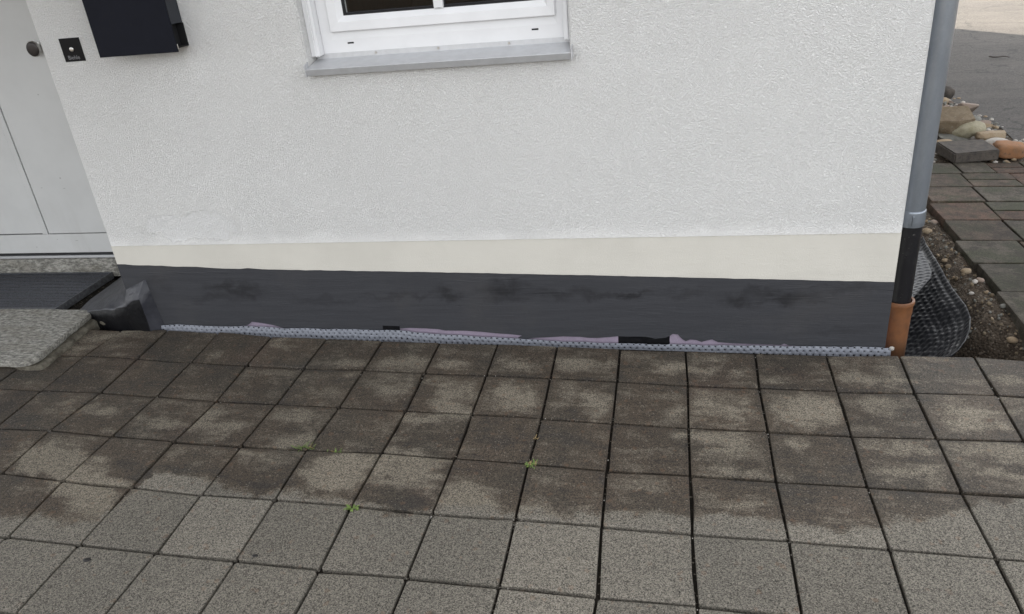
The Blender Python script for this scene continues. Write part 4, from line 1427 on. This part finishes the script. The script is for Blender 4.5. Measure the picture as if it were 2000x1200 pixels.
px_stone('stone', 1900, 248, 0.15, 0.085, 0.12, 11.2, 'st_grey', 'small grey-green stone behind the greenish boulder', sub=3, amp=0.14)
px_stone('stone', 1892, 228, 0.17, 0.12, 0.12, 13.2, 'st_pink', 'pinkish-brown stone at the road edge beside the large brown boulder', hull=14)
px_stone('stone', 1848, 197, 0.16, 0.13, 0.14, 14.2, 'st_dark', 'small dark stone at the very back of the heap against the downpipe', sub=3, amp=0.15)
px_stone('stone', 1868, 276, 0.26, 0.05, 0.14, 15.7, 'st_grey', 'flat grey stone wedged behind the dark slab', hull=16)
px_stone('stone', 1845, 290, 0.14, 0.06, 0.10, 25.7, 'st_tan', 'small tan stone left of the dark slab by the downpipe', sub=3, amp=0.15)
rg = random.Random(11)
CK = (('st_white', 'pale grey'), ('st_pink', 'pinkish brown'), ('st_tan', 'sandy yellow'), ('st_grey', 'dark greenish grey'))
for k in range(90):
    px = rg.uniform(1836, 1938)
    py = 196 + (px - 1836) * 0.72 + rg.uniform(-10, 34)
    s_ = rg.choice((0.014, 0.02, 0.026, 0.034, 0.045)) * rg.uniform(0.8, 1.2)
    g_ = onG(px, py)
    rock('cobble', (g_.x, g_.y, g_.z + s_ * 0.35), (s_ * 1.3, s_, s_ * 0.75), k * 1.9, M[CK[k % 4][0]], rot=(0, 0, rg.uniform(0, 3)), label='small %s cobble in the heap of stones between path and asphalt' % CK[k % 4][1], cat='cobble', group='small %s cobbles at the road edge' % CK[k % 4][1], sub=2, amp=0.15, hull=(0 if k % 3 == 0 else 12))
bm = bmesh.new()
for k in range(520):
    x, y = rg.uniform(1.7, 2.60), rg.uniform(2.68, 5.4)
    s_ = rg.uniform(0.008, 0.02)
    mtx = Matrix.Translation((x, y, gz(x, y) - 0.022 + s_ * 0.6)) @ Matrix.Diagonal((s_ * 1.2, s_, s_ * 0.8, 1))
    fs = bmesh.ops.create_icosphere(bm, subdivisions=1, radius=1.0, matrix=mtx)
    mi = rg.choice((0, 1, 2))
    for f in {f for v in fs['verts'] for f in v.link_faces}:
        f.material_index = mi
        f.smooth = True
link('loose_chippings', from_bm(bm, 'loose_chippings'), [M['st_tan'], M['st_white'], M['st_grey']], kind='stuff', label='loose chippings between the boulders at the road edge', cat='chippings')

# a bent twig on the road
def tube(name, pts, r0, r1, mat, seg=6, **kw):
    bm = bmesh.new()
    rings = []
    for k, p_ in enumerate(pts):
        d_ = (pts[min(k + 1, len(pts) - 1)] - pts[max(k - 1, 0)]).normalized()
        u = d_.cross(Vector((0, 0, 1)))
        u = u.normalized() if u.length > 1e-4 else Vector((1, 0, 0))
        w = d_.cross(u)
        r = r0 + (r1 - r0) * k / (len(pts) - 1)
        rings.append([bm.verts.new(p_ + (u * math.cos(2 * math.pi * q / seg) + w * math.sin(2 * math.pi * q / seg)) * r) for q in range(seg)])
    for a, b in zip(rings, rings[1:]):
        for q in range(seg):
            bm.faces.new((a[q], a[(q + 1) % seg], b[(q + 1) % seg], b[q]))
    bm.faces.new(rings[0])
    bm.faces.new(rings[-1])
    return link(name, from_bm(bm, name), mat, smooth=True, **kw)


tw = [onG(a, b) for a, b in ((1932, 112), (1940, 113.5), (1950, 113), (1958, 111.5), (1966, 112), (1971, 113.5))]
tube('twig', [p_ + Vector((0, 0, 0.008)) for p_ in tw], 0.008, 0.004, M['st_dark'], label='thin dark bent twig lying on the asphalt', cat='twig')

# ------------------------------------------------------------------ letterbox
lbx = empty('letterbox', (-2.12, WY, 1.38), 'anthracite metal letterbox mounted on the wall beside the bell plate', 'letterbox')
fy = WY - 0.110
bl_, br_ = onY(196, 115, fy), onY(346.5, 100.5, fy)
fx0, fx1, fz0 = bl_.x, br_.x, (bl_.z + br_.z) / 2
box('front_panel', fx0, fx1, fy, fy + 0.010, fz0, fz0 + 0.42, M['anth'], lbx, bevel=0.0015)
bx0, bx1 = fx0 + 0.012, fx1 - 0.012
zc_ = onY(350, 46, WY - 0.05).z
zb_ = onY(367, 87.5, WY - 0.006).z
box('housing', bx0, bx1, fy + 0.0105, WY - 0.0037, zc_, fz0 + 0.41, M['anthside'], lbx, bevel=0.002)
# open paper compartment below: floor, left end and back, hollow towards the right
bm = bmesh.new()
bm_box(bm, bx0, bx1 + 0.002, fy + 0.016, WY - 0.0037, zb_ - 0.003, zb_, 0.0)
bm_box(bm, bx0, bx0 + 0.003, fy + 0.016, WY - 0.0037, zb_ + 0.0002, zc_ - 0.0004, 0.0)
bm_box(bm, bx0 + 0.0032, bx1 + 0.002, WY - 0.0068, WY - 0.0037, zb_ + 0.0002, zc_ - 0.0004, 0.0)
bm_box(bm, bx0 + 0.0032, bx1 - 0.03, fy + 0.03, WY - 0.010, zb_ + 0.0002, zc_ - 0.0004, 0.0)
link('paper_compartment', from_bm(bm, 'paper_compartment'), M['void'], lbx)
lathe('hinge_pin', [(0.0035, zb_ - 0.004), (0.0035, zb_ + 0.014)], (fx1 - 0.004, fy + 0.0145), M['steel'], lbx, seg=12)
bm = bmesh.new()
bm_box(bm, fx0 - 0.004, fx1 + 0.004, fy - 0.006, WY - 0.0037, fz0 + 0.4205, fz0 + 0.428, 0.002)
link('lid', from_bm(bm, 'lid'), M['anth'], lbx)

# ------------------------------------------------------------------ bell plate
py_ = WY - 0.0037
b0, b1 = onY(130, 121.5, py_), onY(153, 73, py_)
px0, px1, pz0, pz1 = b0.x, b1.x + 0.001, b0.z, b1.z
bell = empty('bell_plate', ((px0 + px1) / 2, py_, pz0), 'square black doorbell plate with round button and engraved name', 'doorbell')
box('plate', px0, px1, py_ - 0.004, py_, pz0, pz1, M['plateblack'], bell, bevel=0.0008)
bq = onY(140, 97, py_ - 0.004)
lathe('button', [(0.0098, py_ - 0.0042), (0.0098, py_ - 0.0056), (0.0085, py_ - 0.0066), (0.006, py_ - 0.0070)], (bq.x, 0, bq.z), M['steel'], bell, axis='Y', seg=24)
tc = bpy.data.curves.new('lettering', 'FONT')
tc.body = 'Biehle'
tc.size = 0.0235
tc.align_x = 'CENTER'
tc.extrude = 0.0003
to = bpy.data.objects.new('lettering_curve', tc)
COL.objects.link(to)
bpy.context.view_layer.update()
me = bpy.data.meshes.new_from_object(to.evaluated_get(bpy.context.evaluated_depsgraph_get()))
bpy.data.objects.remove(to)
tq = onY(145, 113.5, py_ - 0.004)
me.transform(Matrix.Translation((tq.x, py_ - 0.0046, tq.z - 0.006)) @ Matrix.Rotation(math.pi / 2, 4, 'X'))
me.materials.clear()
link('lettering', me, M['letter'], bell)

# ------------------------------------------------------------------ weeds and dead leaves
def blade(bm, base, d_, L_, w, lift, mi=0):
    side_ = Vector((-d_.y, d_.x, 0)) * w
    pts_ = []
    for k, (s_, ww, zz) in enumerate(((0, 0.5, 0), (0.35, 1.0, 0.55), (0.7, 0.9, 0.9), (1.0, 0.08, 1.0 if lift > 0.6 else 0.7))):
        c_ = base + d_ * (L_ * s_) + Vector((0, 0, lift * L_ * zz))
        pts_.append((bm.verts.new(c_ - side_ * ww), bm.verts.new(c_ + side_ * ww)))
    for (a, b), (c_, e_) in zip(pts_, pts_[1:]):
        f = bm.faces.new((a, b, e_, c_))
        f.material_index = mi


def weed(px, py, n, L_, w, spread, lift, seed, label, mat, name='weed'):
    rr = random.Random(seed)
    q = onG(px, py)
    root = empty(name, q, label, 'weed')
    for k in range(n):
        bm = bmesh.new()
        a = rr.uniform(0, 2 * math.pi)
        b_ = q + Vector((rr.uniform(-spread, spread), rr.uniform(-0.004, 0.004), -0.004))
        blade(bm, b_, Vector((math.cos(a), math.sin(a), 0)), L_ * rr.uniform(0.5, 1.1), w * rr.uniform(0.7, 1.2), lift * rr.uniform(0.4, 1.3))
        link('leaf', from_bm(bm, 'leaf'), mat if rr.random() < 0.85 else M['weed_dry'], root)


weed(597, 876, 34, 0.026, 0.0016, 0.038, 0.8, 1, 'tuft of fine green grass in a joint corner, leftmost of the weeds', M['weed'], 'grass_tuft')
weed(652, 882, 12, 0.018, 0.0014, 0.028, 0.5, 2, 'sparse thin grass in the joint right of the larger grass tuft', M['weed'], 'grass_tuft')
weed(689, 991, 11, 0.028, 0.0048, 0.010, 0.35, 3, 'small broad-leaved green weed in a joint crossing nearest the viewer', M['weed'])
weed(1038, 908, 20, 0.030, 0.0028, 0.014, 0.45, 4, 'leafy green weed in a joint crossing near the middle of the paving', M['weed'])
weed(1047, 856, 5, 0.018, 0.0016, 0.006, 0.4, 5, 'tiny dried straw-coloured weed behind the middle green weed', M['weed_dry'])
for px, py, s_, lab in ((170, 1094, 0.011, 'tiny black shrivelled leaf on the pale paver at the lower left'), (498, 1086, 0.009, 'tiny black crumb of leaf beside a joint below the left weeds')):
    q = onG(px, py, 0.002)
    rock('dead_leaf', q, (s_ * 1.2, s_ * 0.8, 0.003), px, M['leaf_dark'], label=lab, cat='leaf', sub=2, amp=0.5)
# light grit in the joints
bm = bmesh.new()
rg = random.Random(31)
for k in range(120):
    i = rg.randrange(0, 6)
    j = rg.randrange(-1, 15)
    a, b = NODES[(i, j)], (NODES[(i + 1, j)] if rg.random() < 0.6 else NODES[(i, j + 1)])
    u = rg.random()
    if rg.random() < 0.4:
        u *= 0.15
    x, y = a[0] + (b[0] - a[0]) * u, a[1] + (b[1] - a[1]) * u
    if y > -0.02:
        continue
    s_ = rg.uniform(0.0010, 0.0026)
    bmesh.ops.create_icosphere(bm, subdivisions=1, radius=1.0, matrix=Matrix.Translation((x, y, gz(x, y) - 0.006 + rg.uniform(0, 0.004))) @ Matrix.Diagonal((s_, s_, s_ * 0.8, 1)))
link('joint_grit', from_bm(bm, 'joint_grit'), M['st_white'], kind='stuff', label='light grit lying in the paving joints', cat='grit')
